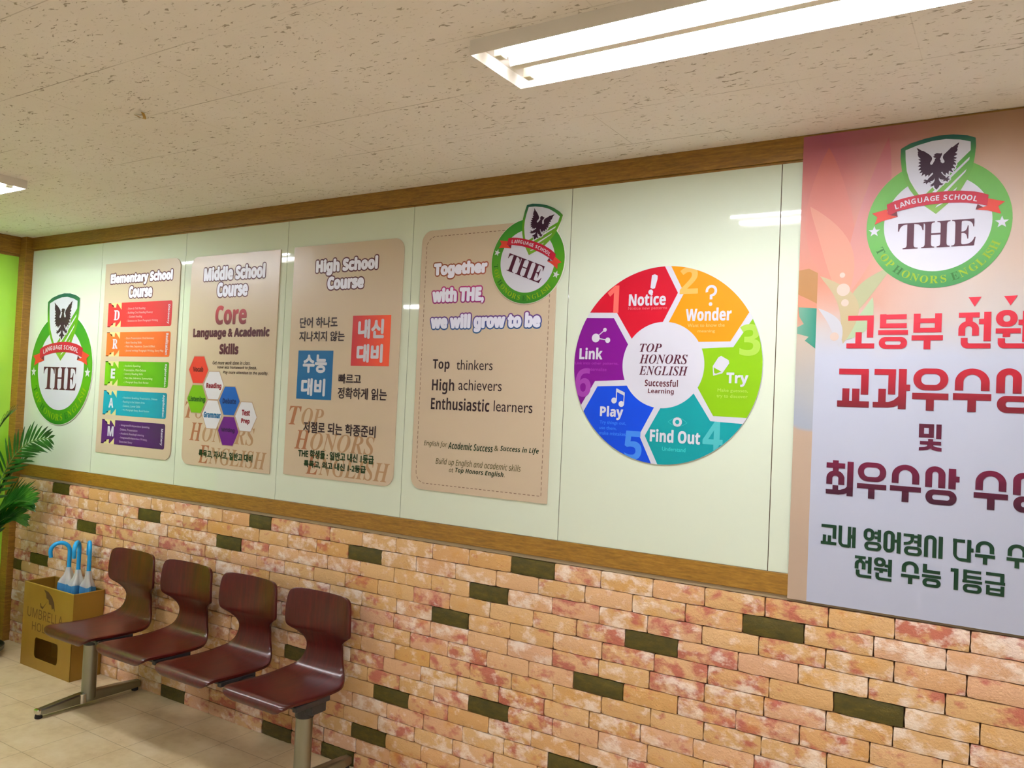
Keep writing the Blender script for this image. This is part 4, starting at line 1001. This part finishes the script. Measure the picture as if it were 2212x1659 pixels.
for k, pts in enumerate(SH['seg']):
    ang = [math.atan2(z - wcz, x - wcx) for x, z in pts]
    # outer arc between the two rim points, inner arc along the centre disc
    nI = {0: (3, 4), 1: (3, 4), 2: (3, 4), 3: (3, 4), 4: (3, 4), 5: (3, 4)}[k]
    o = arc(wcx, wcz, WR * .998, ang[0], ang[1], False)
    if k in (0, 1, 2, 3, 4, 5):
        q = pts[2:]
        # find the inner pair (both near the inner radius)
        inner = [i for i, p in enumerate(q) if abs(math.hypot(p[0] - icx, p[1] - icz) - IR) < .02]
        i0, i1 = inner[0], inner[-1]
        ai = [math.atan2(p[1] - icz, p[0] - icx) for p in q]
        poly = o + q[:i0] + arc(icx, icz, IR, ai[i0], ai[i1], True) + q[i1 + 1:]
    col = SEGC[k]
    so = flat('segment', wheel, [poly], D1, ink('seg_' + SEGN[k], *col), SEGN[k] + ' segment')
    big, small, num = per[k]
    pale = [int(a * .45 + 255 * .5) for a in col] if k != 5 else (170, 70, 180)
    if k == 0: pale = (255, 118, 108)
    if k == 1: pale = (252, 196, 100)
    if k == 2: pale = (180, 222, 84)
    if k == 3: pale = (84, 198, 204)
    if k == 4: pale = (70, 146, 250)
    s, st, a, b_, c_, d_ = numi[num]
    lettering('number_lettering', so, [(s, 'b', a, b_, c_, d_, .001, {'x': wcx, 'z': wcz, 'r': WR * .998})], D2, ink('num' + num, *pale))
    lettering('heading_lettering', so, [(t[i][0], 'b', *t[i][2:], .0009, None) for i in big], D3, M_WHITE)
    sub = {0: (240, 110, 120), 1: (252, 204, 120), 2: (186, 226, 90), 3: (70, 214, 216), 4: (60, 140, 255), 5: (170, 60, 180)}[k]
    lettering('caption_lettering', so, [(t[i][0], None, *t[i][2:], .0002, None) for i in small], D3, ink('sub' + num, *sub))
    seg_icon(k, so)
cd = flat('centre_disc', wheel, [circle(icx, icz, IR * 1.0, 96)], D1 + .0001, M_WHITE)
cs = [x for x in t if x[1] == 'cs']; cbt = [x for x in t if x[1] == 'cb']
lettering('name_lettering', cd, [(s, 'sbi', a, b_, c_, d_, 0, None) for s, st, a, b_, c_, d_ in cs], D3, ink('wheel_name', 92, 36, 56))
lettering('subtitle_lettering', cd, [(s, 'b', a, b_, c_, d_, 0, None) for s, st, a, b_, c_, d_ in cbt], D3, ink('wheel_sub', 100, 30, 46))

# ================================================================== BANNER
bx0, bx1, bz0, bz1 = 4.583, 5.352, .998, 2.443
YBN = .016                       # hangs in front of the trims
banner = thing('award_banner', 'tall white and peach award banner with red Korean lettering at the right', 'banner', ((bx0 + bx1) / 2, -.0125, bz0))
def m_banner():
    m, nt, b = new_mat('banner_print')
    tc = N(nt, 'ShaderNodeTexCoord'); sx = N(nt, 'ShaderNodeSeparateXYZ'); nt.links.new(tc.outputs['Object'], sx.inputs[0])
    mr = N(nt, 'ShaderNodeMapRange'); mr.inputs['From Min'].default_value = 0; mr.inputs['From Max'].default_value = bz1 - bz0
    n = noise(nt, mapping(nt, tc.outputs['Object'], (2.2, 1, 1.0)), 2.5, 2)
    zz = math_(nt, 'ADD', sx.outputs[2], math_(nt, 'MULTIPLY', math_(nt, 'SUBTRACT', n.outputs[0], .5), .12))
    nt.links.new(zz, mr.inputs['Value'])
    K = .52
    le = ramp(nt, [(0, rgb(226, 198, 172, K)), (.36, rgb(226, 198, 172, K)), (.365, rgb(196, 206, 222, K)), (.46, rgb(214, 212, 208, K)), (.56, rgb(232, 212, 190, K)), (.62, rgb(240, 160, 124, K)), (.78, rgb(238, 150, 124, K)), (.9, rgb(226, 122, 110, K)), (1, rgb(206, 110, 136, K))])
    ri = ramp(nt, [(0, rgb(226, 232, 255, K)), (.52, rgb(230, 236, 255, K)), (.60, rgb(240, 232, 226, K)), (.72, rgb(240, 214, 194, K)), (.9, rgb(230, 190, 160, K)), (1, rgb(206, 158, 122, K))])
    nt.links.new(mr.outputs[0], le.inputs[0]); nt.links.new(mr.outputs[0], ri.inputs[0])
    mx = N(nt, 'ShaderNodeMapRange'); mx.inputs['From Min'].default_value = -.27; mx.inputs['From Max'].default_value = .10
    # the printed peach wash lies on the upper left, the white field below
    nt.links.new(math_(nt, 'ADD', sx.outputs[0], math_(nt, 'MULTIPLY', math_(nt, 'SUBTRACT', n.outputs[0], .5), .25)), mx.inputs['Value'])
    up = N(nt, 'ShaderNodeMapRange'); up.inputs['From Min'].default_value = .78; up.inputs['From Max'].default_value = .98
    nt.links.new(sx.outputs[2], up.inputs['Value'])
    fac = math_(nt, 'MAXIMUM', mx.outputs[0], math_(nt, 'SUBTRACT', 1., up.outputs[0]))
    strip = math_(nt, 'LESS_THAN', sx.outputs[0], 4.640 - (bx0 + bx1) / 2)
    fac = math_(nt, 'MULTIPLY', fac, math_(nt, 'SUBTRACT', 1., strip))
    c = mixc(nt, fac, le.outputs[0], ri.outputs[0])
    nt.links.new(c, b.inputs['Base Color'])
    b.inputs['Roughness'].default_value = .38
    b.inputs['Specular IOR Level'].default_value = .4
    return m
mb = MB()
mb.box(bx0, bx1, -YBN, -YBN + .0015, bz0, bz1)
mb.build('banner_sheet', m_banner(), banner)
DB = YBN + .0004
def petal(x0, z0, x1, z1, w, bend=0, n=14):
    L = math.hypot(x1 - x0, z1 - z0); ux, uz = (x1 - x0) / L, (z1 - z0) / L; nx, nz = -uz, ux
    a = []; b_ = []
    for i in range(n + 1):
        s = i / n
        c = bend * math.sin(math.pi * s)
        h = w * math.sin(math.pi * s) ** .8 * (1 - .35 * s)
        px, pz = x0 + ux * L * s + nx * c, z0 + uz * L * s + nz * c
        a.append((px + nx * h, pz + nz * h)); b_.append((px - nx * h, pz - nz * h))
    return a + b_[::-1][1:-1]
flat('petal', banner, [petal(4.715, 1.93, 4.66, 2.40, .085, .02)], DB, gradmat('petal_salmon', 2, .93, 1.40, [(0, rgb(240, 156, 128, .57)), (1, rgb(222, 118, 108, .57))]))
flat('petal', banner, [petal(4.72, 1.93, 4.83, 2.41, .05, -.015)], DB + .0001, gradmat('petal_rose', 2, .93, 1.40, [(0, rgb(240, 170, 150, .56)), (1, rgb(212, 120, 126, .56))]))
flat('petal', banner, [petal(4.72, 1.92, 4.61, 2.22, .05, -.03)], DB + .0002, gradmat('petal_peach', 2, .93, 1.40, [(0, rgb(243, 168, 136, .57)), (1, rgb(236, 150, 126, .57))]))
flat('leaf', banner, [petal(4.725, 1.86, 4.85, 2.02, .028, .015)], DB + .0003, ink('leaf_sage', 196, 198, 152, .58))
flat('leaf', banner, [petal(4.715, 1.80, 4.80, 1.93, .026, -.02)], DB + .0004, ink('leaf_mint', 194, 216, 172, .58))
flat('petal', banner, [petal(4.72, 1.79, 4.585 + .062, 2.0, .034, -.05)], DB + .00045, ink('leaf_olive', 212, 194, 150, .58))
flat('petal', banner, [petal(4.71, 1.78, 4.645, 1.90, .02, -.02)], DB + .0006, ink('petal_pale', 224, 224, 230, .58))
flat('pale_dot', banner, [circle(4.716, 1.955, .019, 28), circle(4.712, 2.0, .008, 20), circle(4.722, 1.915, .011, 20), circle(4.695, 1.812, .013, 24)], DB + .0008, ink('dot_pale', 240, 214, 196, .58))
lx = bx0
flat('teal_leaf', banner, [[(lx + .002, 1.905), (lx + .057, 1.90), (lx + .057, 1.775), (lx + .045, 1.785), (lx + .025, 1.80), (lx + .036, 1.812), (lx + .001, 1.822), (lx + .001, 1.842), (lx + .02, 1.852), (lx + .006, 1.875)]], DB, gradmat('teal_leaf_print', 0, bx0 - (bx0 + bx1) / 2, bx0 - (bx0 + bx1) / 2 + .06, [(0, rgb(120, 176, 150, .6)), (1, rgb(0, 140, 116, .65))]))
flat('olive_arc', banner, [[(lx + .0, 2.02), (lx + .03, 2.025), (lx + .057, 2.01), (lx + .057, 1.915), (lx + .03, 1.93), (lx + .0, 1.945)]], DB, ink('olive_arc', 196, 142, 84, .58))
GM = [('red', [(0, rgb(190, 2, 38, .7)), (1, rgb(224, 34, 60, .7))], 0), ('crimson', [(0, rgb(112, 0, 26, .7)), (1, rgb(186, 0, 36, .7))], 1), ('wine', [(0, rgb(96, 0, 50, .7)), (1, rgb(84, 0, 36, .7))], 2), ('plum', [(0, rgb(54, 0, 34, .7)), (1, rgb(112, 0, 52, .7))], 3), ('green', [(0, rgb(0, 56, 26, .7)), (1, rgb(0, 56, 30, .7))], 4), ('green', [(0, rgb(0, 56, 26, .7)), (1, rgb(0, 56, 30, .7))], 5)]
for (nm, stops, i) in GM:
    zs = [v for p in GL[i] for v in ((p[3], p[4]) if p[0] != 'p' else [q[1] for q in p[1:]])]
    mm = gradmat('banner_' + nm + str(i), 2, min(zs) - bz0, max(zs) - bz0, stops, .45)
    flat('korean_lettering', banner, [glyph(p) for p in GL[i]], DB + .0011, mm, {'red': 'red heading line', 'crimson': 'crimson line', 'wine': 'single dark red syllable', 'plum': 'plum line', 'green': 'dark green line'}[nm])
ep = flat('emblem_print', banner, [circle(4.9637, 2.1395, .1875 * .99, 96)], DB + .0001, ink('emblem_base', 92, 180, 60), 'green ring emblem')
emblem_parts(ep, 4.9637, 2.1395, .1887, 0, DB + .0004, PALB)

# ================================================================== WAITING BENCH
def m_wood():
    m, nt, b = new_mat('lacquered_plywood')
    tc = N(nt, 'ShaderNodeTexCoord')
    n1 = noise(nt, mapping(nt, tc.outputs['Object'], (30, 3, 3)), 2.2, 6, .6)
    n2 = noise(nt, mapping(nt, tc.outputs['Object'], (160, 8, 8)), 2., 3)
    f = math_(nt, 'ADD', math_(nt, 'MULTIPLY', n1.outputs[0], .7), math_(nt, 'MULTIPLY', n2.outputs[0], .3))
    r = ramp(nt, [(.3, rgb(52, 9, 6)), (.55, rgb(74, 15, 10)), (.75, rgb(94, 23, 14))]); nt.links.new(f, r.inputs[0])
    nt.links.new(r.outputs[0], b.inputs['Base Color'])
    b.inputs['Roughness'].default_value = .32
    b.inputs['Specular IOR Level'].default_value = .28
    b.inputs['Coat Weight'].default_value = .3
    b.inputs['Coat Roughness'].default_value = .2
    return m
M_WOOD = m_wood()
M_STEEL = flatmat('brushed_steel', rgb(150, 150, 138), .28, 1.0)
M_BLK = flatmat('black_painted_steel', rgb(38, 38, 40), .35)
M_CHR = flatmat('chrome', rgb(226, 222, 214), .12, 1.0)
M_RUB = flatmat('black_rubber', rgb(24, 20, 18), .6)

def spline(pts, n):
    """Catmull-Rom through the control points"""
    out = []
    P = [pts[0]] + list(pts) + [pts[-1]]
    for i in range(1, len(P) - 2):
        for k in range(n):
            t = k / n
            out.append(tuple(.5 * (2 * P[i][j] + (P[i + 1][j] - P[i - 1][j]) * t + (2 * P[i - 1][j] - 5 * P[i][j] + 4 * P[i + 1][j] - P[i + 2][j]) * t * t + (3 * P[i][j] - P[i - 1][j] - 3 * P[i + 1][j] + P[i + 2][j]) * t ** 3) for j in range(len(pts[0]))))
    out.append(tuple(pts[-1]))
    return out

def shell_mesh():
    """one bent sheet: waterfall front, flat seat, narrow waist, wide curved back.  control rows: y, z, half width, side curl"""
    rows = [(-.459, .350, .118, 0), (-.465, .360, .148, 0), (-.466, .373, .165, 0), (-.457, .385, .175, 0), (-.435, .391, .180, 0), (-.37, .388, .182, 0), (-.29, .384, .182, 0.001), (-.22, .383, .182, .002),
            (-.168, .386, .180, .002), (-.138, .393, .170, .002), (-.114, .406, .148, .001), (-.098, .428, .124, 0), (-.090, .460, .107, 0), (-.088, .497, .102, 0), (-.094, .526, .112, .003), (-.101, .548, .138, .008),
            (-.108, .564, .168, .014), (-.111, .580, .183, .017), (-.113, .615, .186, .018), (-.113, .665, .183, .017), (-.112, .704, .177, .015), (-.111, .722, .167, .013), (-.110, .731, .150, .010), (-.109, .735, .118, .006)]
    pr = spline(rows, 3)
    nv = 14
    mb = MB()
    for y, z, hw, curl in pr:
        for j in range(nv + 1):
            u = 2 * j / nv - 1
            c = curl * (u * u)
            mb.v.append((hw * u, y - c * 1.6, z))
    W_ = nv + 1
    for i in range(len(pr) - 1):
        for j in range(nv):
            mb.f.append((i * W_ + j, i * W_ + j + 1, (i + 1) * W_ + j + 1, (i + 1) * W_ + j)); mb.mi.append(0)
    return mb
bench = thing('waiting_bench', 'row of four dark red-brown plywood seats on a steel beam along the brick wall', 'bench', (2.08, -.30, 0))
SEATX = [1.390, 1.827, 2.263, 2.700]
sh = shell_mesh()
proto = None
for k, sx_ in enumerate(SEATX):
    if proto is None:
        keep = sh.v
        sh.v = [(x + bench.location.x, y, z) for x, y, z in keep]
        o = sh.build('seat_shell', M_WOOD, bench, smooth=True)
        md = o.modifiers.new('ply', 'SOLIDIFY'); md.thickness = .011; md.offset = -1
        md = o.modifiers.new('edge', 'BEVEL'); md.width = .003; md.segments = 2; md.limit_method = 'ANGLE'; md.angle_limit = math.radians(50)
        proto = o
    else:
        o = proto.copy(); COL.objects.link(o); o.parent = bench
    o.location = (sx_ - bench.location.x, 0, 0)
    for s in (-1, 1):
        mb = MB(); mb.box(sx_ + s * .172 - .012, sx_ + s * .172 + .012, -.405, -.225, .352, .374)
        mb.build('seat_bracket', M_BLK, bench, bevel=.004)
mb = MB(); mb.box(1.28, 2.875, -.315, -.235, .312, .362)
mb.build('beam', M_BLK, bench, bevel=.006)
for lx_ in (1.335, 2.812):
    mb = MB(); mb.tube([(lx_, -.29, .03), (lx_, -.29, .30)], .0335, 28)
    leg = mb.build('leg', M_STEEL, bench, smooth=True)
    mb = MB(); mb.tube([(lx_, -.29, .292), (lx_, -.29, .345)], .0375, 28)
    mb.box(lx_ - .034, lx_ + .034, -.29, -.225, .306, .356)
    mb.build('collar', M_BLK, leg, bevel=.003)
    # foot bar, thicker where the column stands
    mb = MB()
    sec = [(-.535, .018, .042), (-.50, .016, .046), (-.35, .016, .062), (-.29, .016, .066), (-.24, .016, .064), (-.06, .016, .054), (-.020, .018, .050)]
    vs_ = []
    for y, z0, z1 in sec:
        w = .021 if -.52 < y < -.04 else .018
        vs_ += [(lx_ - w, y, z0), (lx_ + w, y, z0), (lx_ + w, y, z1 - .006), (lx_ + w * .7, y, z1), (lx_ - w * .7, y, z1), (lx_ - w, y, z1 - .006)]
    fs = [(i * 6 + j, i * 6 + (j + 1) % 6, (i + 1) * 6 + (j + 1) % 6, (i + 1) * 6 + j) for i in range(len(sec) - 1) for j in range(6)]
    fs += [tuple(reversed(range(6))), tuple(range((len(sec) - 1) * 6, len(sec) * 6))]
    mb.add(vs_, fs); mb.build('foot_bar', M_STEEL, leg, bevel=.003)
    mb = MB(); mb.tube([(lx_ + .012, -.325, .018), (lx_ + .012, -.325, .062)], .018, 20); mb.build('foot_boss', M_CHR, leg, smooth=True)
    mb = MB(); mb.box(lx_ - .0195, lx_ + .0195, -.543, -.523, .020, .044); mb.build('foot_cap', M_CHR, leg, bevel=.006)
    for yy in (-.527, -.04):
        mb = MB(); mb.lathe([(0, .0), (.016, .0), (.017, .004), (.015, .018), (0, .018)], lx_, yy, 20); mb.build('glide', M_RUB, leg, smooth=True)

# ================================================================== UMBRELLA HOLDER AND UMBRELLAS
ux0, ux1, uy0, uy1, uz = .497, .986, -.187, -.018, .455
hold = thing('umbrella_holder', 'brown metal umbrella stand box with an umbrella pictogram beside the bench', 'umbrella stand', ((ux0 + ux1) / 2, (uy0 + uy1) / 2, 0))
def m_bronze():
    m, nt, b = new_mat('bronze_painted_metal')
    tc = N(nt, 'ShaderNodeTexCoord')
    n = noise(nt, tc.outputs['Object'], 3.0, 3)
    r = ramp(nt, [(.3, rgb(138, 104, 30)), (.7, rgb(156, 122, 44))]); nt.links.new(n.outputs[0], r.inputs[0]); nt.links.new(r.outputs[0], b.inputs['Base Color'])
    b.inputs['Roughness'].default_value = .42; b.inputs['Metallic'].default_value = .25
    return m
M_BRZ = m_bronze(); M_BRD = flatmat('engraved_brown', rgb(74, 46, 14), .6)
def holder_body():
    mb = MB(); t = .0025
    # front sheet with a rounded window, as a ring of quads
    win = rrect(ux0 + .135, ux0 + .365, .06, .172, .02, (1, 1, 1, 1), 6)
    out = []
    n = len(win); cx, cz = ux0 + .25, .116
    for x, z in win:
        dx, dz = x - cx, z - cz
        s = min(((ux1 - cx) / dx if dx > 1e-9 else (ux0 - cx) / dx if dx < -1e-9 else 9e9), ((.235 - cz) / dz if dz > 1e-9 else (0 - cz) / dz if dz < -1e-9 else 9e9))
        out.append((cx + dx * s, cz + dz * s))
    def ringface(y, flip):
        v2, fs = band(out, win)
        fs = [f if not flip else tuple(reversed(f)) for f in fs]
        mb.add([(x, y, z) for x, z in v2], fs)
    ringface(uy0, False); ringface(uy0 + t, True)
    mb.add([(x, uy0, z) for x, z in win] + [(x, uy0 + t, z) for x, z in win], [(i, i + n, (i + 1) % n + n, (i + 1) % n) for i in range(n)])
    for (xa, za) in ((ux0, 0), (ux1, 0), (ux1, .235), (ux0, .235)):      # corner fills of the ring
        pass
    # triangles closing the corners between consecutive rays
    for i in range(n):
        a, c = out[i], out[(i + 1) % n]
        if abs(a[0] - c[0]) > 1e-6 and abs(a[1] - c[1]) > 1e-6:
            kx = ux0 if min(abs(a[0] - ux0), abs(c[0] - ux0)) < 1e-6 else ux1
            kz = 0 if min(abs(a[1]), abs(c[1])) < 1e-6 else .235
            mb.add([(a[0], uy0, a[1]), (c[0], uy0, c[1]), (kx, uy0, kz), (a[0], uy0 + t, a[1]), (c[0], uy0 + t, c[1]), (kx, uy0 + t, kz)], [(0, 2, 1), (3, 4, 5)])
    mb.box(ux0, ux1, uy0, uy0 + t, .235, uz)
    mb.box(ux0, ux1, uy1 - t, uy1, 0, uz)
    mb.box(ux0, ux0 + t, uy0 + t, uy1 - t, 0, uz); mb.box(ux1 - t, ux1, uy0 + t, uy1 - t, 0, uz)
    mb.box(ux0 + t, ux1 - t, uy0 + t, uy1 - t, 0, .004)
    return mb.build('body', M_BRZ, hold)
holder_body()
mb = MB()
for a in ((ux0 - .001, ux1 + .001, uy0 - .001, uy0 + .004), (ux0 - .001, ux1 + .001, uy1 - .004, uy1 + .001), (ux0 - .001, ux0 + .004, uy0, uy1), (ux1 - .004, ux1 + .001, uy0, uy1)):
    mb.box(*a, uz - .001, uz + .003)
mb.build('rim', flatmat('bronze_rim', rgb(186, 152, 66), .35, .3), hold)
DH = -uy0 + .0004
hx = (ux0 + ux1) / 2
lettering('lettering', hold, [('UMBRELLA', 's', ux0 + .045, ux0 + .40, .272, .325, .0006, None), ('HOLDER', 's', ux0 + .10, ux0 + .365, .205, .252, .0006, None)], DH, flatmat('printed_brown', rgb(96, 64, 18), .6))
px_, pz_ = ux0 + .275, .385
pic = [(px_ - .075, pz_ + .055), (px_ - .03, pz_ + .048), (px_ + .01, pz_ + .025), (px_ + .032, pz_ - .005), (px_ + .042, pz_ - .05), (px_ + .028, pz_ - .032), (px_ + .012, pz_ - .04), (px_ + .004, pz_ - .018), (px_ - .018, pz_ - .016), (px_ - .024, pz_ + .006), (px_ - .046, pz_ + .012), (px_ - .052, pz_ + .034)]
flat('pictogram', hold, [pic, [(px_ - .036, pz_ - .004), (px_ - .028, pz_ + .002), (px_ - .075, pz_ - .04), (px_ - .092, pz_ - .038), (px_ - .098, pz_ - .022), (px_ - .106, pz_ - .026), (px_ - .1, pz_ - .046), (px_ - .078, pz_ - .053)]], DH, M_BRD)

def m_clear():
    m, nt, b = new_mat('milky_clear_plastic')
    b.inputs['Base Color'].default_value = rgb(226, 228, 224)
    b.inputs['Roughness'].default_value = .35
    b.inputs['Alpha'].default_value = .62
    b.inputs['Transmission Weight'].default_value = .15
    return m
M_CLR = m_clear()
M_UB = flatmat('blue_plastic', rgb(10, 150, 212), .28)
M_HEM = flatmat('blue_hem', rgb(70, 150, 206), .4)
M_HEM.node_tree.nodes['Principled BSDF'].inputs['Alpha'].default_value = .78
def umbrella(x, y, ztop, hook, label, seed, slim=1.0):
    """hook: horizontal unit vector of the bend"""
    r = thing('umbrella', label, 'umbrella', (x, y, .01), 'clear umbrellas in the stand')
    R_ = .047; rad = .0108
    zc = ztop - R_ - rad
    path = [(x, y, z) for z in (.545, .58, .61, zc - .01)]
    for i in range(0, 15):
        a = math.pi * i / 14 * 1.06
        path.append((x + hook[0] * (R_ - R_ * math.cos(a)), y + hook[1] * (R_ - R_ * math.cos(a)), zc + R_ * math.sin(a)))
    e = path[-1]
    path.append((e[0] - hook[0] * .004, e[1] - hook[1] * .004, e[2] - .022))
    mb = MB(); mb.tube(path, [rad * 1.08] + [rad] * (len(path) - 2) + [rad * .9], 16)
    mb.build('handle', M_UB, r, smooth=True)
    mb = MB(); mb.tube([(x, y, .03), (x, y, .55)], .004, 10); mb.build('shaft', M_CHR, r, smooth=True)
    mb = MB(); mb.lathe([(.004, .01), (.006, .012), (.006, .045), (.004, .05)], x, y, 12); mb.build('ferrule', M_UB, r, smooth=True)
    rnd = random.Random(seed)
    n = 32; ph = rnd.random() * 6
    prof = [(.0125, .562), (.0150, .545), (.021, .52), (.031, .497), (.039, .478)]
    low = [(.039, .478), (.041, .45), (.039, .43), (.034, .40), (.027, .30), (.018, .15), (.007, .05)]
    def cloth(pr, name, mat):
        mb = MB()
        for rr, z in pr:
            for k in range(n):
                a = 2 * math.pi * k / n
                q = rr * (slim if rr > .02 else 1) * (1 + (.30 * min(1, rr / .03)) * math.cos(4 * a + ph))
                mb.v.append((x + q * math.cos(a), y + q * math.sin(a), z + .006 * math.sin(3 * a + ph) * (rr > .03)))
        for i in range(len(pr) - 1):
            for k in range(n):
                mb.f.append((i * n + k, (i + 1) * n + k, (i + 1) * n + (k + 1) % n, i * n + (k + 1) % n)); mb.mi.append(0)
        return mb.build(name, mat, r, smooth=True)
    c = cloth(prof, 'canopy', M_CLR)
    cloth(low[:4], 'hem', M_HEM)
    cloth(low[3:], 'canopy_tip', M_CLR)
umbrella(.772, -.100, .706, (-.45, -.89), 'blue handled clear umbrella with its hook seen side on, leftmost in the stand', 3)
umbrella(.868, -.103, .727, (.70, -.714), 'blue handled clear umbrella with a narrow hook, middle one in the stand', 5)
umbrella(.937, -.085, .717, (-.89, .456), 'blue handled clear umbrella seen edge on, rightmost in the stand', 8, .78)

# a curl of brown tape left on the ceiling
mb = MB()
tp = spline([(2.715, -1.085, ZC - .002), (2.735, -1.075, ZC - .012), (2.757, -1.08, ZC - .016), (2.775, -1.10, ZC - .007)], 5)
mb.add([(x, y - .006, z) for x, y, z in tp] + [(x, y + .006, z) for x, y, z in tp], [(i, i + 1, i + 1 + len(tp), i + len(tp)) for i in range(len(tp) - 1)])
o = mb.build('tape_scrap', flatmat('brown_tape', rgb(176, 140, 70), .4), origin=(2.745, -1.08, ZC - .003))
o.modifiers.new('gauge', 'SOLIDIFY').thickness = .0008
tag(o, 'small curl of brown tape stuck on the bare ceiling', 'tape')

# ================================================================== POTTED PALM
pcx, pcy = .19, -.30
palm = thing('potted_palm', 'green palm in a grey pot at the left edge beside the corner post', 'plant', (pcx, pcy, 0))
mb = MB(); mb.lathe([(0, .062), (.100, .062), (.104, .068), (.110, .40), (.116, .405), (.116, .43), (.106, .43), (.104, .39), (0, .39)], pcx, pcy, 40)
mb.build('pot', flatmat('grey_pot', rgb(118, 110, 92), .55), palm, smooth=True)
mb = MB(); mb.lathe([(0, .030), (.150, .030), (.158, .036), (.160, .060), (.154, .062), (.148, .044), (0, .044)], pcx, pcy, 40)
mb.build('stand', flatmat('dark_plant_stand', rgb(34, 32, 20), .5), palm, smooth=True)
for k in range(4):
    a = .6 + k * math.pi / 2
    mb = MB(); mb.tube([(pcx + .12 * math.cos(a) - .008, pcy + .12 * math.sin(a), .015), (pcx + .12 * math.cos(a) + .008, pcy + .12 * math.sin(a), .015)], .015, 16)
    mb.build('castor', flatmat('castor', rgb(150, 30, 70), .4), palm, smooth=True)
mb = MB(); mb.lathe([(0, .384), (.06, .388), (.103, .382)], pcx, pcy, 30); mb.build('soil', flatmat('soil', rgb(66, 46, 26), .95), palm)
def m_leaf():
    m, nt, b = new_mat('palm_leaf')
    tc = N(nt, 'ShaderNodeTexCoord')
    n = noise(nt, tc.outputs['Object'], 9, 4)
    r = ramp(nt, [(.3, rgb(10, 52, 8)), (.55, rgb(24, 84, 14)), (.78, rgb(64, 120, 28))]); nt.links.new(n.outputs[0], r.inputs[0])
    nt.links.new(r.outputs[0], b.inputs['Base Color'])
    b.inputs['Roughness'].default_value = .35
    return m
M_LEAF = m_leaf(); M_STEM = flatmat('palm_stem', rgb(86, 116, 44), .5)
def frond(base, mid, tip, leaf_len, spread, n, seed, droop=.12, plane=None, width=.011):
    """rachis through three points; paired pointed leaflets"""
    rnd = random.Random(seed)
    B, M_, T_ = Vector(base), Vector(mid), Vector(tip)
    pt = lambda s: B * (1 - s) * (1 - s) + M_ * 2 * s * (1 - s) + T_ * s * s
    mb = MB()
    ns = 22
    mb.tube([pt(i / ns) for i in range(ns + 1)], [.0048 * (1 - .75 * i / ns) + .0006 for i in range(ns + 1)], 8)
    mb.cur = 1
    for i in range(n):
        s = .34 + .66 * (i + .5) / n
        p = pt(s); t = (pt(min(1, s + .02)) - pt(s - .02)).normalized()
        side = plane if plane is not None else t.cross(Vector((0, 0, 1)))
        side = Vector(side)
        side = (side - t * side.dot(t)).normalized()
        L = leaf_len * (math.sin(math.pi * min(.97, (s - .28) / .74)) ** .6) * rnd.uniform(.88, 1.08)
        for sg in (-1, 1):
            an = math.radians(spread * (1.1 - .55 * s) + rnd.uniform(-5, 5))
            d = (t * math.cos(an) + side * sg * math.sin(an)).normalized()
            nrm = d.cross(t).normalized() if d.cross(t).length > 1e-4 else Vector((0, 0, 1))
            wv = nrm.cross(d).normalized()
            k = 6
            L_, R_ = [], []
            for j in range(k + 1):
                u = j / k
                q = p + d * L * u + Vector((0, 0, -1)) * droop * L * u * u
                w = width * math.sin(math.pi * (u * .88 + .1)) ** .9 * (1 if j < k else .05)
                L_.append(q + wv * w); R_.append(q - wv * w)
            vs_ = [tuple(x) for x in L_ + R_]
            # folded along its midrib
            mids = [tuple((a + c) / 2 + nrm * .002) for a, c in zip(L_, R_)]
            m0 = len(vs_); vs_ += mids
            fs = []
            for j in range(k):
                fs += [(j, j + 1, m0 + j + 1, m0 + j), (m0 + j, m0 + j + 1, k + 1 + j + 1, k + 1 + j)]
            mb.add(vs_, fs)
    return mb.build('frond', [M_STEM, M_LEAF], palm, smooth=True)
b0 = (pcx, pcy, .38)
fz = lambda dx, dy: (pcx + dx, pcy + dy, .385)
frond(fz(.02, .02), (.20, -.26, 1.26), (.60, -.150, 1.255), .165, 58, 19, 1, .10, (.1, .0, 1.0), .0085)
frond(fz(-.01, .01), (.06, -.30, 1.15), (.21, -.18, 1.37), .22, 50, 16, 2, .10, (.9, -.3, .3))
frond(fz(.03, .0), (.15, -.25, .95), (.37, -.16, 1.125), .13, 12, 12, 3, .02, None, .008)
frond(fz(.03, .02), (.14, -.26, .93), (.47, -.17, .89), .20, 34, 30, 4, .05, (.15, .35, 1.0), .010)
frond(fz(.02, .03), (.12, -.24, .84), (.36, -.15, .78), .16, 36, 20, 9, .10, (.2, .3, 1.0), .010)
frond(fz(.02, .0), (.22, -.40, 1.35), (.40, -.56, 1.22), .18, 55, 14, 5, .15)
frond(fz(.0, -.01), (.20, -.46, 1.3), (.30, -.72, 1.25), .18, 60, 15, 6, .15)
frond(fz(.0, -.03), (.26, -.50, 1.1), (.42, -.74, 1.0), .18, 60, 15, 7, .15)
frond(fz(.02, .0), (.17, -.32, 1.5), (.20, -.38, 1.60), .17, 40, 13, 8, .10)

run_jobs()
